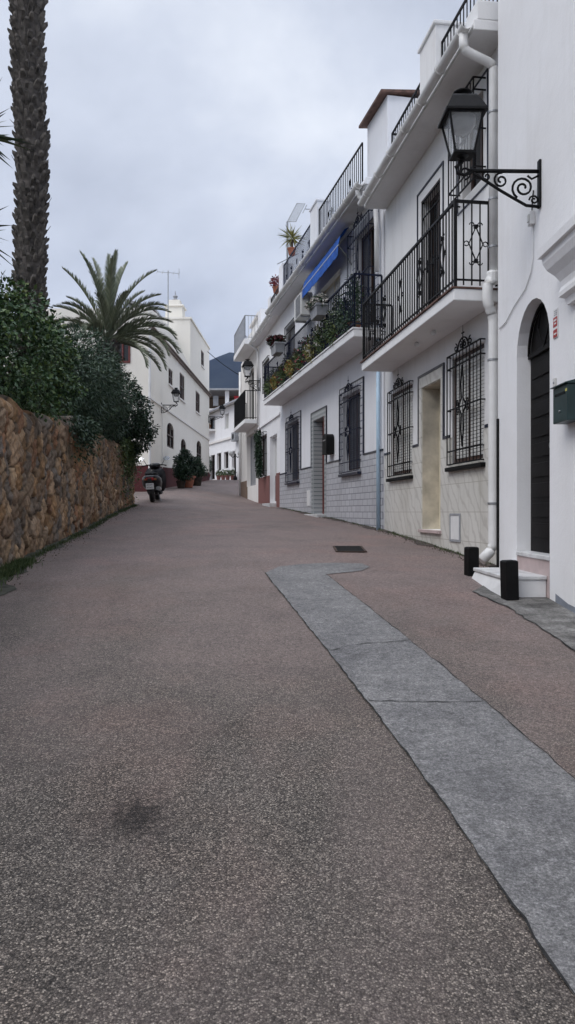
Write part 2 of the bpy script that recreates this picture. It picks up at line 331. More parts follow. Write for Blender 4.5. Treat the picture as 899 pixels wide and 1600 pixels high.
def asphalt():
    m, t, b = newmat('worn_asphalt'); v = objco(t)
    vo = N(t, 'ShaderNodeTexVoronoi', feature='F1'); vo.inputs['Scale'].default_value = 165; t.links.new(v, vo.inputs['Vector'])
    sc = N(t, 'ShaderNodeSeparateColor'); t.links.new(vo.outputs['Color'], sc.inputs[0])
    peb = ramp(t, sc.outputs[0], [(0, (.036, .032, .029)), (.35, (.088, .077, .068)), (.75, (.158, .139, .122)), (1, (.36, .32, .275))])
    edge = ramp(t, vo.outputs['Distance'], [(.25, (1.15, 1.15, 1.15)), (.70, (.34, .34, .34))])
    c = mix(t, .85, peb, edge, 'MULTIPLY')
    grit = ramp(t, noise(t, v, 210, 3, .8), [(.34, (.45, .45, .45)), (.5, (1, 1, 1)), (.66, (1.75, 1.7, 1.65))]); c = mix(t, .8, c, grit, 'MULTIPLY')
    # lighter, pinker tone higher up the street and along the houses
    s = N(t, 'ShaderNodeSeparateXYZ'); t.links.new(v, s.inputs[0])
    a = N(t, 'ShaderNodeMapRange'); t.links.new(s.outputs['Y'], a.inputs['Value'])
    for k, val in zip(('From Min', 'From Max', 'To Min', 'To Max'), (2.4, 9.5, -.05, .95)): a.inputs[k].default_value = val
    bx = N(t, 'ShaderNodeMapRange'); t.links.new(s.outputs['X'], bx.inputs['Value'])
    for k, val in zip(('From Min', 'From Max', 'To Min', 'To Max'), (-3.0, 2.4, -.14, .32)): bx.inputs[k].default_value = val
    vs = objco(t, (1, .45, 1)); nz = noise(t, vs, .8, 6, .66, .6)
    ad = N(t, 'ShaderNodeMath', operation='ADD'); t.links.new(a.outputs[0], ad.inputs[0]); t.links.new(bx.outputs[0], ad.inputs[1])
    nn = N(t, 'ShaderNodeMapRange'); t.links.new(nz, nn.inputs['Value'])
    for k, val in zip(('From Min', 'From Max', 'To Min', 'To Max'), (.3, .7, -.35, .35)): nn.inputs[k].default_value = val
    ad2 = N(t, 'ShaderNodeMath', operation='ADD', use_clamp=True); t.links.new(ad.outputs[0], ad2.inputs[0]); t.links.new(nn.outputs[0], ad2.inputs[1])
    fine = noise(t, v, 100, 5, .8)
    pink = ramp(t, fine, [(.30, (.064, .048, .044)), (.5, (.175, .138, .128)), (.70, (.38, .315, .295))])
    mid = ramp(t, noise(t, v, 36, 5, .85), [(.34, (.52, .51, .50)), (.5, (1, 1, 1)), (.64, (1.5, 1.48, 1.46))])
    pink = mix(t, .85, pink, mid, 'MULTIPLY'); c = mix(t, .45, c, mid, 'MULTIPLY')
    c2 = mix(t, ad2.outputs[0], c, pink)
    rust = ramp(t, noise(t, v, .9, 4, .6), [(.50, (1, 1, 1)), (.66, (1.07, .99, .97))]); c2 = mix(t, 1, c2, rust, 'MULTIPLY')
    # blotches and tar stains
    st = ramp(t, noise(t, v, 1.6, 7, .72), [(.28, (.78, .78, .79)), (.5, (1.0, .99, .99)), (.75, (1.14, 1.10, 1.08))])
    c3 = mix(t, 1.0, c2, st, 'MULTIPLY')
    sm = ramp(t, noise(t, v, 4.5, 8, .75), [(.66, (1, 1, 1)), (.72, (.55, .55, .55))])
    c4 = mix(t, .8, c3, sm, 'MULTIPLY')
    # the dark oil stain in the middle of the lane
    ox, od = gp(215, 1275)
    dst = N(t, 'ShaderNodeVectorMath', operation='DISTANCE'); fl = N(t, 'ShaderNodeVectorMath', operation='MULTIPLY'); t.links.new(v, fl.inputs[0]); fl.inputs[1].default_value = (1, .75, 0)
    t.links.new(fl.outputs[0], dst.inputs[0]); dst.inputs[1].default_value = (ox, od*.75, 0)
    dn = N(t, 'ShaderNodeMath', operation='MULTIPLY_ADD'); t.links.new(noise(t, v, 26, 6, .95), dn.inputs[0]); dn.inputs[1].default_value = .75; t.links.new(dst.outputs['Value'], dn.inputs[2])
    oil = ramp(t, dn.outputs[0], [(.42, (.22, .22, .22)), (.52, (1, 1, 1))])
    t.links.new(mix(t, 1.0, c4, oil, 'MULTIPLY'), b.inputs['Base Color'])
    b.inputs['Roughness'].default_value = .8; b.inputs['Specular IOR Level'].default_value = .35
    h = N(t, 'ShaderNodeMath', operation='MULTIPLY'); t.links.new(vo.outputs['Distance'], h.inputs[0]); h.inputs[1].default_value = -1
    h2 = N(t, 'ShaderNodeMath', operation='ADD'); t.links.new(h.outputs[0], h2.inputs[0]); t.links.new(fine, h2.inputs[1])
    bump(t, b, h2.outputs[0], .75, .006); return m
M['asphalt'] = asphalt()
def patchmat():
    m, t, b = newmat('cement_patch'); v = objco(t)
    f = noise(t, v, 95, 5, .85)
    c = ramp(t, f, [(.30, (.052, .051, .053)), (.5, (.146, .143, .144)), (.68, (.34, .335, .33))])
    md = ramp(t, noise(t, v, 34, 5, .85), [(.34, (.55, .55, .55)), (.5, (1, 1, 1)), (.64, (1.45, 1.45, 1.45))]); c = mix(t, .85, c, md, 'MULTIPLY')
    st = ramp(t, noise(t, v, 1.8, 7, .72), [(.3, (.62, .62, .64)), (.6, (1.12, 1.12, 1.11))])
    st2 = ramp(t, noise(t, v, 16, 6, .8), [(.3, (.66, .66, .66)), (.6, (1.15, 1.15, 1.15))])
    t.links.new(mix(t, 1, mix(t, 1, c, st, 'MULTIPLY'), st2, 'MULTIPLY'), b.inputs['Base Color']); b.inputs['Roughness'].default_value = .85
    bump(t, b, f, .8, .006); return m
M['patch'] = patchmat()
def apronmat():
    m, t, b = newmat('dirty_apron'); v = objco(t)
    c = ramp(t, noise(t, v, 4.5, 8, .75), [(.34, (.040, .038, .036)), (.50, (.125, .120, .113)), (.66, (.24, .235, .225))])
    c = mix(t, 1, c, ramp(t, noise(t, v, 60, 4, .8), [(.35, (.6, .6, .6)), (.62, (1.3, 1.3, 1.3))]), 'MULTIPLY')
    t.links.new(c, b.inputs['Base Color']); b.inputs['Roughness'].default_value = .85; bump(t, b, noise(t, v, 30, 5, .8), .7, .008); return m
M['apron'] = apronmat()
M['tar'] = simple('tar_joint', (.018, .018, .018), .9, 0, .3, 30, .6)
M['earth'] = simple('dry_earth', (.10, .085, .06), .95, 0, .3, 3, .6)

far_x = np.concatenate([[-5800, -1500, -400, -120, -40], np.arange(-20, 20.1, 2), [40, 120, 400, 1500, 5800]])
far_d = np.concatenate([[-1800, -300, -60], np.arange(-14, 100, 2), [140, 400, 1500, 5800]])
sheet('ground', far_x, far_d, 'earth', -.12)
sheet('road', np.arange(-13, 8.01, .25), np.concatenate([np.arange(-8, 12, .2), np.arange(12, 74, .5)]), 'asphalt', 0)

def ground_poly(name, pts, mat, dz, step=.12):
    """flat outline (x, d) draped on the road and subdivided"""
    bm = bmesh.new(); vs = [bm.verts.new((p[0], p[1], 0)) for p in pts]; bm.faces.new(vs)
    bmesh.ops.triangulate(bm, faces=bm.faces)
    x0 = min(p[0] for p in pts); x1 = max(p[0] for p in pts); d0 = min(p[1] for p in pts); d1 = max(p[1] for p in pts)
    for ax, a0, a1, st in ((0, x0, x1, .25), (1, d0, d1, .2)):
        a = math.floor(a0/st)*st+st
        while a < a1:
            no = (1, 0, 0) if ax == 0 else (0, 1, 0)
            bmesh.ops.bisect_plane(bm, geom=bm.verts[:]+bm.edges[:]+bm.faces[:], plane_co=(a if ax == 0 else 0, a if ax else 0, 0), plane_no=no); a += st
    for v in bm.verts: v.co.z = float(G(v.co.x, v.co.y))+dz
    bmesh.ops.recalc_face_normals(bm, faces=bm.faces)
    me = bpy.data.meshes.new(name); bm.to_mesh(me); bm.free()
    for p in me.polygons: pass
    o = link(name, me, mat); return o
def jitter_line(pts, amp, step):
    o = []
    for (a, b) in zip(pts[:-1], pts[1:]):
        L = math.dist(a, b); n = max(1, int(L/step)); nx, ny = -(b[1]-a[1])/L, (b[0]-a[0])/L
        for i in range(n):
            f = i/n; j = random.uniform(-amp, amp); o.append((a[0]+(b[0]-a[0])*f+nx*j, a[1]+(b[1]-a[1])*f+ny*j))
    o.append(pts[-1]); return o
Lpx = [(415,896),(424,912),(440,930),(478,974),(515,1020),(545,1055),(578,1100),(640,1186),(700,1275),(760,1356),(820,1440),(899,1562)]
Rpx = [(899,1222),(830,1157),(760,1098),(700,1047),(640,1003),(590,964),(545,925),(512,898)]
Tpx = [(540,895),(566,892),(578,887),(566,881),(520,880),(470,882),(436,886)]
_c = np.polyfit([p[1] for p in Lpx[1:]], [p[0] for p in Lpx[1:]], 2); Lpx = [Lpx[0]]+[(float(np.polyval(_c, y)), y) for _, y in Lpx[1:]]
_c = np.polyfit([p[1] for p in Rpx], [p[0] for p in Rpx], 2); Rpx = [(float(np.polyval(_c, y)), y) for _, y in Rpx]
Lp = [gp(*p) for p in Lpx]; Rp = [gp(*p) for p in Rpx]; Tp = [gp(*p) for p in Tpx]
def extend(a, b, d):                          # carry the line on past the frame to depth d
    f = (d-b[1])/(b[1]-a[1]); return (b[0]+(b[0]-a[0])*f, d)
Lend = extend(Lp[-2], Lp[-1], -1.5); Rend = extend(Rp[1], Rp[0], -1.5)
Lj = jitter_line(Lp+[Lend], .006, .07); Rj = jitter_line([Rend]+Rp, .007, .08)
struct(ground_poly('concrete_patch', Lj+Rj+jitter_line(Tp, .02, .1)[1:], 'patch', .006))
def ribbon(name, line, w0, w1, dz, mat='tar'):
    mb = MB(); n = len(line)
    for i, p in enumerate(line):
        a = line[max(0, i-1)]; b = line[min(n-1, i+1)]; L = math.dist(a, b) or 1; nx, ny = -(b[1]-a[1])/L, (b[0]-a[0])/L
        w = random.uniform(w0, w1)/2; off = random.uniform(-w, w)*.4
        for s in (-1, 1):
            x, y = p[0]+nx*(s*w+off), p[1]+ny*(s*w+off); mb.v.append((x, y, float(G(x, y))+dz))
        if i: k = 2*i; mb.f.append((k-2, k-1, k+1, k))
    return struct(mb.build(name, mat))
ribbon('road_crack', Lj, .002, .013, .010)
ribbon('road_crack', Rj, .001, .009, .010)
ribbon('road_crack', jitter_line([gp(515,1018), gp(560,1008), gp(600,1006), gp(640,1002)], .014, .05), .002, .012, .010)
ribbon('road_crack', jitter_line([gp(577,1097), gp(660,1099), gp(756,1098)], .007, .05), .002, .011, .010)

# ------------------------------------------------------------------ facades
class Fac:
    """a street front: x = X0 + v*d in plan.  side +1 = right of the street (faces left), -1 = left"""
    def __init__(s, name, label, cat, v, X0, d0, d1, side=1, zb=None):
        s.v, s.X0, s.d0, s.d1, s.side = v, X0, d0, d1, side; s.s = math.sqrt(1+v*v)
        d = d0 if side > 0 else d1
        s.zb = float(G(X0+v*d, d))-.3 if zb is None else zb
        rz = math.atan2(1, v) if side > 0 else math.atan2(-1, -v)
        s.rz = rz; s.loc = (X0+v*d, d)
        s.root = thing(name, label, cat, (X0+v*d, d, s.zb), rz)
        s.L = (d1-d0)*s.s
    def u(s, d): return (d-s.d0)*s.s if s.side > 0 else (s.d1-d)*s.s
    def pu(s, px, w=0): return s.u(s.pd(px, w))
    def pd(s, px, w=0): return (s.X0-s.side*w*s.s)/((px-CX)/F-s.v)
    def z(s, px, py, w=0): return (CY-py)/F*s.pd(px, w)
    def put(s, mb, name, mat, parent=None, **k):
        """mesh given in (u, w, absolute z); child of the root or of a part"""
        if parent is None: return mb.build(name, mat, s.root, off=(0, 0, -s.zb), **k)
        return mb.build(name, mat, parent, **k)
    def world(s, d, w, z):
        u = s.u(d); x = s.loc[0]+math.cos(s.rz)*u-math.sin(s.rz)*w; y = s.loc[1]+math.sin(s.rz)*u+math.cos(s.rz)*w
        return (x, y, z)
    def span(s, da, db): return sorted((s.u(da), s.u(db)))
def wallgrid(mb, ua, ub, za, zb, w0, w1, ops):
    us = sorted({ua, ub} | {x for o in ops for x in (o[0], o[1]) if ua < x < ub})
    for a, b in zip(us[:-1], us[1:]):
        m = (a+b)/2; hs = sorted([(o[2], o[3]) for o in ops if o[0] < m < o[1]]); z = za
        for (p, q) in hs:
            if p > z: mb.box(a, b, w0, w1, z, min(p, zb))
            z = max(z, q)
        if z < zb: mb.box(a, b, w0, w1, z, zb)
    return mb
def archfill(mb, a, b, zs, w0, w1, rise=None, n=12):
    """two spandrels turning the flat head of an opening a..b into an arch springing at zs"""
    c = (a+b)/2; r = (b-a)/2; rise = rise or r
    arc = [(c+r*math.cos(math.pi*i/n), zs+rise*math.sin(math.pi*i/n)) for i in range(n+1)]
    h = n//2
    mb.prism([(b, zs)]+arc[1:h+1]+[(b, zs+rise)], w0, w1); mb.prism([(c, zs+rise)]+arc[h+1:]+[(a, zs+rise)], w0, w1); return mb

def railing(mb, pts, z0, z1, sp=.115, r=.009, top=.022, orn=0, mid=False):
    """pts: (u, w) corners; orn: ornament every n-th bar"""
    k = 0
    for (a, b) in zip(pts[:-1], pts[1:]):
        L = math.dist(a, b); n = max(1, round(L/sp)); D = ((b[0]-a[0])/L, (b[1]-a[1])/L)
        P = lambda f, z: (a[0]+D[0]*f, a[1]+D[1]*f, z)
        mb.bar(P(0, z1), P(L, z1), top); mb.bar(P(0, z0+.06), P(L, z0+.06), .014)
        if mid: mb.bar(P(0, z1-.13), P(L, z1-.13), .010)
        for i in range(n+1):
            mb.bar(P(L*i/n, z0), P(L*i/n, z1), .018 if i in (0, n) else r)
        if orn:
            st = L/max(1, round(L/orn)); i = st/2; zc = (z0+z1)/2
            while i < L:
                h = .20; w = .085
                for sx in (-1, 1):
                    mb.tube([P(i, zc+h), P(i+sx*w, zc), P(i, zc-h)], .008, 4)
                    for sz in (-1, 1):
                        c = P(i+sx*.045, zc+sz*h); q = []
                        for t in range(9):
                            an = t/8*1.6*math.pi; rr = .035*(1-t/12); q.append(P(i+sx*(.045+rr*math.cos(an)), zc+sz*(h+.02+rr*math.sin(an))))
                        mb.tube(q, .007, 4)
                    q = [P(i+sx*(w+.03+.028*math.cos(t)), zc+.028*math.sin(t)) for t in [j*.8 for j in range(8)]]
                    mb.tube(q, .007, 4)
                for sz in (-1, 1): mb.box(*sorted((P(i, 0)[0]-.02, P(i, 0)[0]+.02)), P(i, 0)[1]-.02, P(i, 0)[1]+.02, zc+sz*h-.02, zc+sz*h+.02)
                i += st
    return mb
def grille(mb, a, b, z0, z1, w0, w1, sp=.12, crown=True, r=.0065, hz=(.12, .5, .88)):
    n = max(2, round((b-a)/sp))
    for i in range(n+1):
        u = a+(b-a)*i/n; mb.bar((u, w1, z0), (u, w1, z1), .010 if i in (0, n) else r)
    for z in [z0, z1]+[z0+(z1-z0)*h for h in hz]:
        mb.bar((a, w1, z), (b, w1, z), .012); mb.bar((a, w0, z), (a, w1, z), .011); mb.bar((b, w0, z), (b, w1, z), .011)
    c = (a+b)/2; zc = (z0+z1)/2; H = (z1-z0)
    for s in (-1, 1):                         # centre ornament
        mb.tube([(c, w1+.01, zc+.36*H), (c+s*.05, w1+.01, zc+.2*H), (c+s*.03, w1+.01, zc+.07*H), (c+s*.13, w1+.01, zc), (c+s*.03, w1+.01, zc-.07*H), (c+s*.05, w1+.01, zc-.2*H), (c, w1+.01, zc-.36*H)], .011, 4)
        for q in (-1, 1): mb.tube(spiral((c+s*.17, w1+.01, zc+q*.05), .05, .012, 0, 1.3*s*q), .009, 4)
    if crown:
        h = min(.15, (b-a)*.15)
        for s in (-1, 1):
            mb.tube([(c+s*h*1.25*math.cos(t), w1, z1+h*math.sin(t)) for t in [i*math.pi/2/6 for i in range(7)]], .011, 4)
            mb.tube(spiral((c+s*h*.45, w1, z1+h*.42), h*.32, .012, math.pi/2, 1.2*s), .009, 4)
            mb.tube(spiral((c+s*(h*1.25+.07), w1, z1+.06), .06, .015, math.pi/2, 1.1*s), .009, 4)
        mb.tube([(c, w1, z1), (c, w1, z1+h+.16)], .013, 4, r2=.002); mb.tube([(c-.04, w1, z1+h+.06), (c+.04, w1, z1+h+.06)], .010, 4)
    return mb
def window(fc, a, b, z0, z1, depth=.16, frame='wood', gr='iron', prot=.09, shut='shutter', crown=True, sill=None, sp=.12, pane='pane', arch=None, over=.05):
    """a, b in u; returns the part"""
    m = MB().frame(a, b, z0, z1, -depth-.05, -depth, .05); m.box((a+b)/2-.025, (a+b)/2+.025, -depth-.045, -depth+.004, z0+.05, z1-.05)
    wn = fc.put(m, 'window', frame)
    fc.put(MB().box(a+.02, b-.02, -depth-.035, -depth-.025, z0+.02, z1-.02), 'pane', pane, wn)
    if shut:
        s = MB(); z = z0+.06; top = z1-.06 if shut != 'half' else z1-.06; zz = z0+.06 if shut != 'half' else (z0+z1)/2
        z = zz
        while z < top: s.box(a+.055, b-.055, -depth-.02, -depth-.006, z, z+.038); z += .046
        fc.put(s, 'shutter', 'shutter' if shut == 'half' else shut, wn)
    if gr: fc.put(grille(MB(), a-over, b+over, z0-over*.6, z1+over, -.02, prot, sp, crown), 'grille', gr, wn)
    if sill: fc.put(MB().box(a-.08, b+.08, -.1, prot+.02, z0-.11, z0-.055), 'sill', sill, wn, bevel=.008)
    return wn

# =========================================================== house with the arched door, nearest on the right
H0 = Fac('house', 'tall plain white house with a dark arched door and marble steps, nearest on the right', 'house', -.02, 2.53, -6, 8.6)
ua, ub = H0.span(7.0, 7.94)
m = MB(); wallgrid(m, 0, H0.L, -3.2, 8.6, -.4, 0, [(ua, ub, -.9, 2.065)]); archfill(m, ua, ub, 2.065-.47, -.4, 0, .47)
m.box(0, .3, -9, -.4, -3.2, 8.6); m.box(H0.L-.3, H0.L, -9, -.4, -3.2, 8.6); m.box(0, H0.L, -9.3, -9, -3.2, 8.6); m.box(0, H0.L, -9.3, 0, 8.6, 8.8)
H0.put(m, 'wall', 'wall_a')
dm = MB(); n = 14; c = (ua+ub)/2; r = (ub-ua)/2-.01
dm.prism([(c+r, -.40)]+[(c+r*math.cos(math.pi*i/n), 1.60+.455*math.sin(math.pi*i/n)) for i in range(n+1)]+[(c-r, -.40)], -.22, -.14)
for i in range(9): dm.box(c-r+.06, c+r-.06, -.14, -.125, -.25+i*.2, -.25+i*.2+.14)
for s in (-1, 1): dm.tube([(c+s*(r-.02)*math.cos(t), -.115, 1.60+(.44)*math.sin(t)) for t in [j*math.pi/2/8 for j in range(9)]], .018, 4)
dm.box(c-r, c+r, -.14, -.11, 1.57, 1.62)
for s in (-1, 1): dm.tube([(c, -.115, 1.61), (c+s*.16, -.115, 1.82), (c+s*.10, -.115, 1.97)], .012, 4)
door = H0.put(dm, 'door', 'blackwood', bevel=.004)
H0.put(MB().lathe((0, 0, 0), [(.03, 0), (.03, .02), (.018, .03), (.018, .06), (.035, .07), (.03, .1)], 10), 'handle', 'zinc', door)
bpy.data.objects[-1] if False else None
hd = door.children[0]; hd.rotation_euler = (R(-90), 0, 0); hd.location = (ua+.1, -.14, .62)
H0.put(MB().box(ua-.005+.01, ub-.01, -.3, .015, -.445, -.402), 'threshold', 'marble', bevel=.008)
H0.put(MB().box(ua+.01, ub-.01, -.3, .0, -.80, -.446), 'riser', 'pinkmarble')
su0, su1 = H0.span(7.06, 8.15)
st = MB().box(su0, su1, .001, .40, -.625, -.588); step = H0.put(st, 'step', 'marble', bevel=.008)
sk = MB(); sk.loft([(su0+.015, 0.002, -1.1), (su1+.16, .002, -1.1), (su1+.16, .56, -1.1), (su0+.015, .46, -1.1)], [(su0+.015, .002, -.626), (su1-.01, .002, -.626), (su1-.01, .385, -.626), (su0+.015, .385, -.626)])
H0.put(sk, 'step_base', 'whitepaint', bevel=.01)
# moulded hood further right on the same wall
m = MB(); uh0, uh1 = H0.span(4.4, 6.66)
prof = [(.05, 1.74), (.06, 1.80), (.10, 1.82), (.10, 1.86), (.085, 1.90), (.09, 1.95), (.125, 2.01), (.175, 2.07), (.20, 2.13), (.205, 2.18), (.235, 2.185), (.24, 2.255), (.20, 2.275)]
for (w_a, z_a), (w_b, z_b) in zip(prof[:-1], prof[1:]):
    ea, eb = .24-w_a, .24-w_b; m.loft([(uh0+ea, .0005, z_a), (uh1-ea, .0005, z_a), (uh1-ea, w_a, z_a), (uh0+ea, w_a, z_a)], [(uh0+eb, .0005, z_b), (uh1-eb, .0005, z_b), (uh1-eb, w_b, z_b), (uh0+eb, w_b, z_b)])
H0.put(m, 'hood_moulding', 'wall_a')
window(H0, uh0+.45, uh1-.45, .4, 1.7, .02, gr='iron', shut='shutter') if False else None
# blue-grey painted foot of the wall, following the slope
pm = MB(); prev = None
for i in range(31):
    d = -2+i*(6.85+2)/30; u = H0.u(d); g = float(G(2.3, d))
    pm.v += [(u, .004, g-.2), (u, .004, g+.07+.02*math.sin(i*1.7)), (u, .03, g-.2)]
    if i: k = 3*i; pm.f += [(k-3, k-2, k+1, k)]
H0.put(pm, 'painted_foot', simple('blue_grey_paint', (.22, .24, .28), .8, 0, .15, 6, .2))
# =========================================================== white house with the black balcony
H1 = Fac('house', 'white house with cream marble foot, small doorway and long black balcony', 'house', -.141, 3.73, 8.72, 13.9)
T1 = 5.45
w1a = H1.span(9.39, 10.5); w1b = H1.span(12.27, 13.5); dr = H1.span(10.92, 11.78)
bd = sorted((H1.pu(658), H1.pu(688))); bw = H1.span(9.42, 10.12)
ops = [(w1a[0], w1a[1], .66, 2.08), (w1b[0], w1b[1], .64, 2.06), (dr[0], dr[1], -.262, 1.90), (bd[0], bd[1], 2.62, 4.78), (bw[0], bw[1], 4.1, 5.2)]
m = MB(); wallgrid(m, 0, H1.L, -1.2, T1, -.35, 0, ops)
m.box(0, .25, -8, -.35, -1.2, T1); m.box(H1.L-.25, H1.L, -8, -.35, -1.2, T1); m.box(0, H1.L, -8.3, -8, -1.2, T1)
H1.put(m, 'wall', 'wall_b')
# marble foot, proud 15 mm, rising round the door
m = MB(); DT = 1.02
wallgrid(m, 0, H1.L, -1.2, DT, .0, .016, [ops[0], ops[1], (dr[0], dr[1], -.262, 3)])
so0, so1 = dr[0]-.10, dr[1]+.13
wallgrid(m, so0, so1, DT, 2.06, .0, .016, [(dr[0], dr[1], -.262, 1.90)])
H1.put(m, 'marble_dado', 'marble_dado')
m = MB(); L = .04
for (a, b) in ((0, w1a[0]-.06), (w1a[1]+.06, so0-L), (so1+L, w1b[0]-.06), (w1b[1]+.06, H1.L)): m.box(a, b, .0, .024, DT+.001, DT+L)
for a, b in ((so0-L, so0), (so1, so1+L)): m.box(a, b, .0, .024, DT+L+.001 if False else DT, 2.10)
m.box(so0, so1, .0, .024, 2.061, 2.10)
H1.put(m, 'black_listel', 'tile_blue')
m = MB(); m.box(dr[0], dr[0]+.012, -.345, .0, -.262, 1.90); m.box(dr[1]-.012, dr[1], -.345, .0, -.262, 1.90); m.box(dr[0]+.012, dr[1]-.012, -.345, 0, 1.888, 1.90)
H1.put(m, 'door_reveal', simple('yellowed_marble', (.60, .55, .45), .35, 0, .2, 3, .1))
m = MB().frame(dr[0]+.014, dr[1]-.014, -.255, 1.885, -.34, -.26, .07)
door = H1.put(m, 'door', 'creampaint', bevel=.004)
H1.put(MB().box(dr[0]+.085, dr[1]-.085, -.33, -.29, -.18, .75), 'door_panel', 'creampaint', door)
H1.put(MB().box(dr[0]+.085, dr[1]-.085, -.33, -.30, .76, 1.81), 'pane', 'pane', door)
H1.put(grille(MB(), dr[0]+.09, dr[1]-.09, .8, 1.78, -.3, -.285, .09, False), 'grille', 'iron', door)
H1.put(MB().box(dr[0]-.04, dr[1]+.04, -.34, .06, -.31, -.2625), 'threshold', 'pinkmarble', bevel=.006)
window(H1, w1a[0], w1a[1], .66, 2.08, .03, 'wood', 'iron', .06, 'shutter', True, 'blackpaint', .115, over=.03)
window(H1, w1b[0], w1b[1], .64, 2.06, .03, 'wood', 'iron', .06, 'shutter', True, 'blackpaint', .115, over=.03)
m = MB().frame(H1.pu(722), H1.pu(706), -.40, -.02, .017, .032, .028); mb_ = H1.put(m, 'meter_cover', 'greypaint')
H1.put(MB().box(H1.pu(722)+.03, H1.pu(706)-.03, .017, .027, -.37, -.05), 'cover_door', 'whitepaint', mb_)
# balcony
ba, bb, bwid, bz0, bz1 = .24, H1.u(13.45), .55, 2.45, 2.59
slab = H1.put(MB().box(ba, bb, .001, bwid, bz0, bz1), 'balcony', 'slab', bevel=.012)
H1.put(MB().box(ba-.01, bb+.02, .001, bwid+.025, bz1+.001, bz1+.02), 'terracotta_edge', 'rooftile', slab)
rm = railing(MB(), [(ba+.03, .02), (ba+.03, bwid-.03), (bb-.03, bwid-.03), (bb-.03, .02)], bz1+.05, 3.61, .105, .0100, .022, .95)
for u_ in (ba+.03, bb-.03): rm.bar((u_, bwid-.03, bz1), (u_, bwid-.03, 3.63), .024)
H1.put(rm, 'railing', 'iron', slab)
# balcony door with white surround and dark outline
m = MB(); m.frame(bd[0]-.16, bd[1]+.16, 2.605, 4.95, .0, .018, .025); H1.put(m, 'outline', 'tile_blue')
m = MB().frame(bd[0], bd[1], 2.61, 4.78, -.2, -.14, .07); m.box((bd[0]+bd[1])/2-.04, (bd[0]+bd[1])/2+.04, -.195, -.13, 2.68, 4.71)
door = H1.put(m, 'balcony_door', 'wood')
H1.put(MB().box(bd[0]+.02, bd[1]-.02, -.19, -.18, 2.65, 4.75), 'pane', 'pane', door)
H1.put(grille(MB(), bd[0], bd[1], 2.64, 4.76, -.05, -.02, .10, False), 'grille', 'iron', door)
window(H1, bw[0], bw[1], 4.1, 5.2, .12, 'wood', 'iron', .16, None, False, None, .10, over=.08)
m = MB(); m.frame(bw[0]-.16, bw[1]+.16, 3.96, 5.36, .0, .014, .02); H1.put(m, 'outline', 'tile_blue')
# eave, gutter, roof terrace
m = MB().box(0.004, H1.L-.05, -8.3, .40, T1+.001, T1+.12); m.box(0.004, .35, -.5, .36, T1+.121, T1+.34)
H1.put(m, 'eave', 'wall_b', bevel=.01)
def gutter(fc, a, b, w, z, r=.065, n=8):
    mb = MB(); k = len(mb.v); prof = [(w+r+r*math.cos(t), z+r*.2+r*math.sin(t)) for t in [math.pi+i*math.pi/n for i in range(n+1)]]
    prof2 = [(w+r+(r-.008)*math.cos(t), z+r*.2+(r-.008)*math.sin(t)) for t in [2*math.pi-i*math.pi/n for i in range(n+1)]]
    P = prof+prof2
    mb.loft([(a, p[0], p[1]) for p in P], [(b, p[0], p[1]) for p in P])
    g = fc.put(mb, 'gutter', 'pipe')
    m2 = MB(); u = a+.15
    while u < b:
        m2.tube([(u, w+r+(r+.006)*math.cos(t), z+r*.2+(r+.006)*math.sin(t)) for t in [math.pi*.9+i*math.pi*1.2/8 for i in range(9)]], .012, 4); u += .75
    fc.put(m2, 'gutter_bracket', 'pipe', g); return g
gutter(H1, .02, H1.L-.1, .41, T1+.06)
def downpipe(fc, pts, r, clamps=(), mat='pipe', clampw=.03):
    mb = MB(); P = []                         # round every corner
    pts = [Vector(p) for p in pts]
    for i, p in enumerate(pts):
        if 0 < i < len(pts)-1:
            a = (pts[i-1]-p); b = (pts[i+1]-p); k = min(.07, a.length*.45, b.length*.45); a.normalize(); b.normalize()
            for t in (0, .25, .5, .75, 1): P.append((p+a*k)*(1-t)**2+p*2*t*(1-t)+(p+b*k)*t*t)
        else: P.append(p)
    mb.tube(P, r, 12)
    dp = fc.put(mb, 'downpipe', mat, smooth=False)
    for p in dp.data.polygons: p.use_smooth = len(p.vertices) == 4
    if clamps:
        c = MB()
        for (u, w, z) in clamps: c.lathe((u, w, z), [(r+.004, -.012), (r+.009, -.01), (r+.009, .01), (r+.004, .012)], 12); c.box(u-.012, u+.012, 0, w-r, z-.012, z+.012)
        fc.put(c, 'pipe_clamp', 'zinc', dp)
    return dp
downpipe(H1, [(.14, .47, T1+.04), (.14, .47, T1-.16), (.14, .11, T1-.30), (.14, .11, 2.72)], .052, [(.14, .11, 4.6), (.14, .11, 3.6), (.14, .11, 3.05)])
downpipe(H1, [(.12, .66, 2.78), (.12, .70, 2.62), (.12, .70, 2.40), (.12, .10, 2.18), (.12, .10, -.60), (.12, .30, -.70)], .056, []) if False else None
downpipe(H1, [(.13, .10, 2.74), (.10, .20, 2.60), (.10, .20, 2.40), (.14, .11, 2.24), (.14, .11, -.42), (.14, .26, -.56)], .060, [(.14, .11, 1.75), (.14, .11, .1)])
H1.put(MB().lathe((.12, .13, 2.62), [(.066, 0), (.075, .02), (.075, .12), (.066, .14)], 14), 'pipe_collar', 'pipe', smooth=False)
m = MB()
ra = H1.u(10.9); rb = H1.u(11.6)
m.box(ra, rb, -.35, .10, T1+.12, 6.92); m.box(ra-.03, rb+.03, -.38, .13, 6.92, 6.97)
H1.put(m, 'parapet_pillar', 'wall_b', bevel=.01)
H1.put(railing(MB(), [(.05, .0), (ra, .0)], T1+.125, 6.66, .12, .009, .02), 'roof_railing', 'iron')
H1.put(railing(MB(), [(rb, .0), (H1.L-.45, .0), (H1.L-.45, -1.2)], T1+.125, 6.62, .12, .009, .02), 'roof_railing', 'iron')
H0.put(MB().box(H0.L-.045, H0.L-.002, .001, .02, -.72, 1.04), 'dark_strip', 'blackpaint')
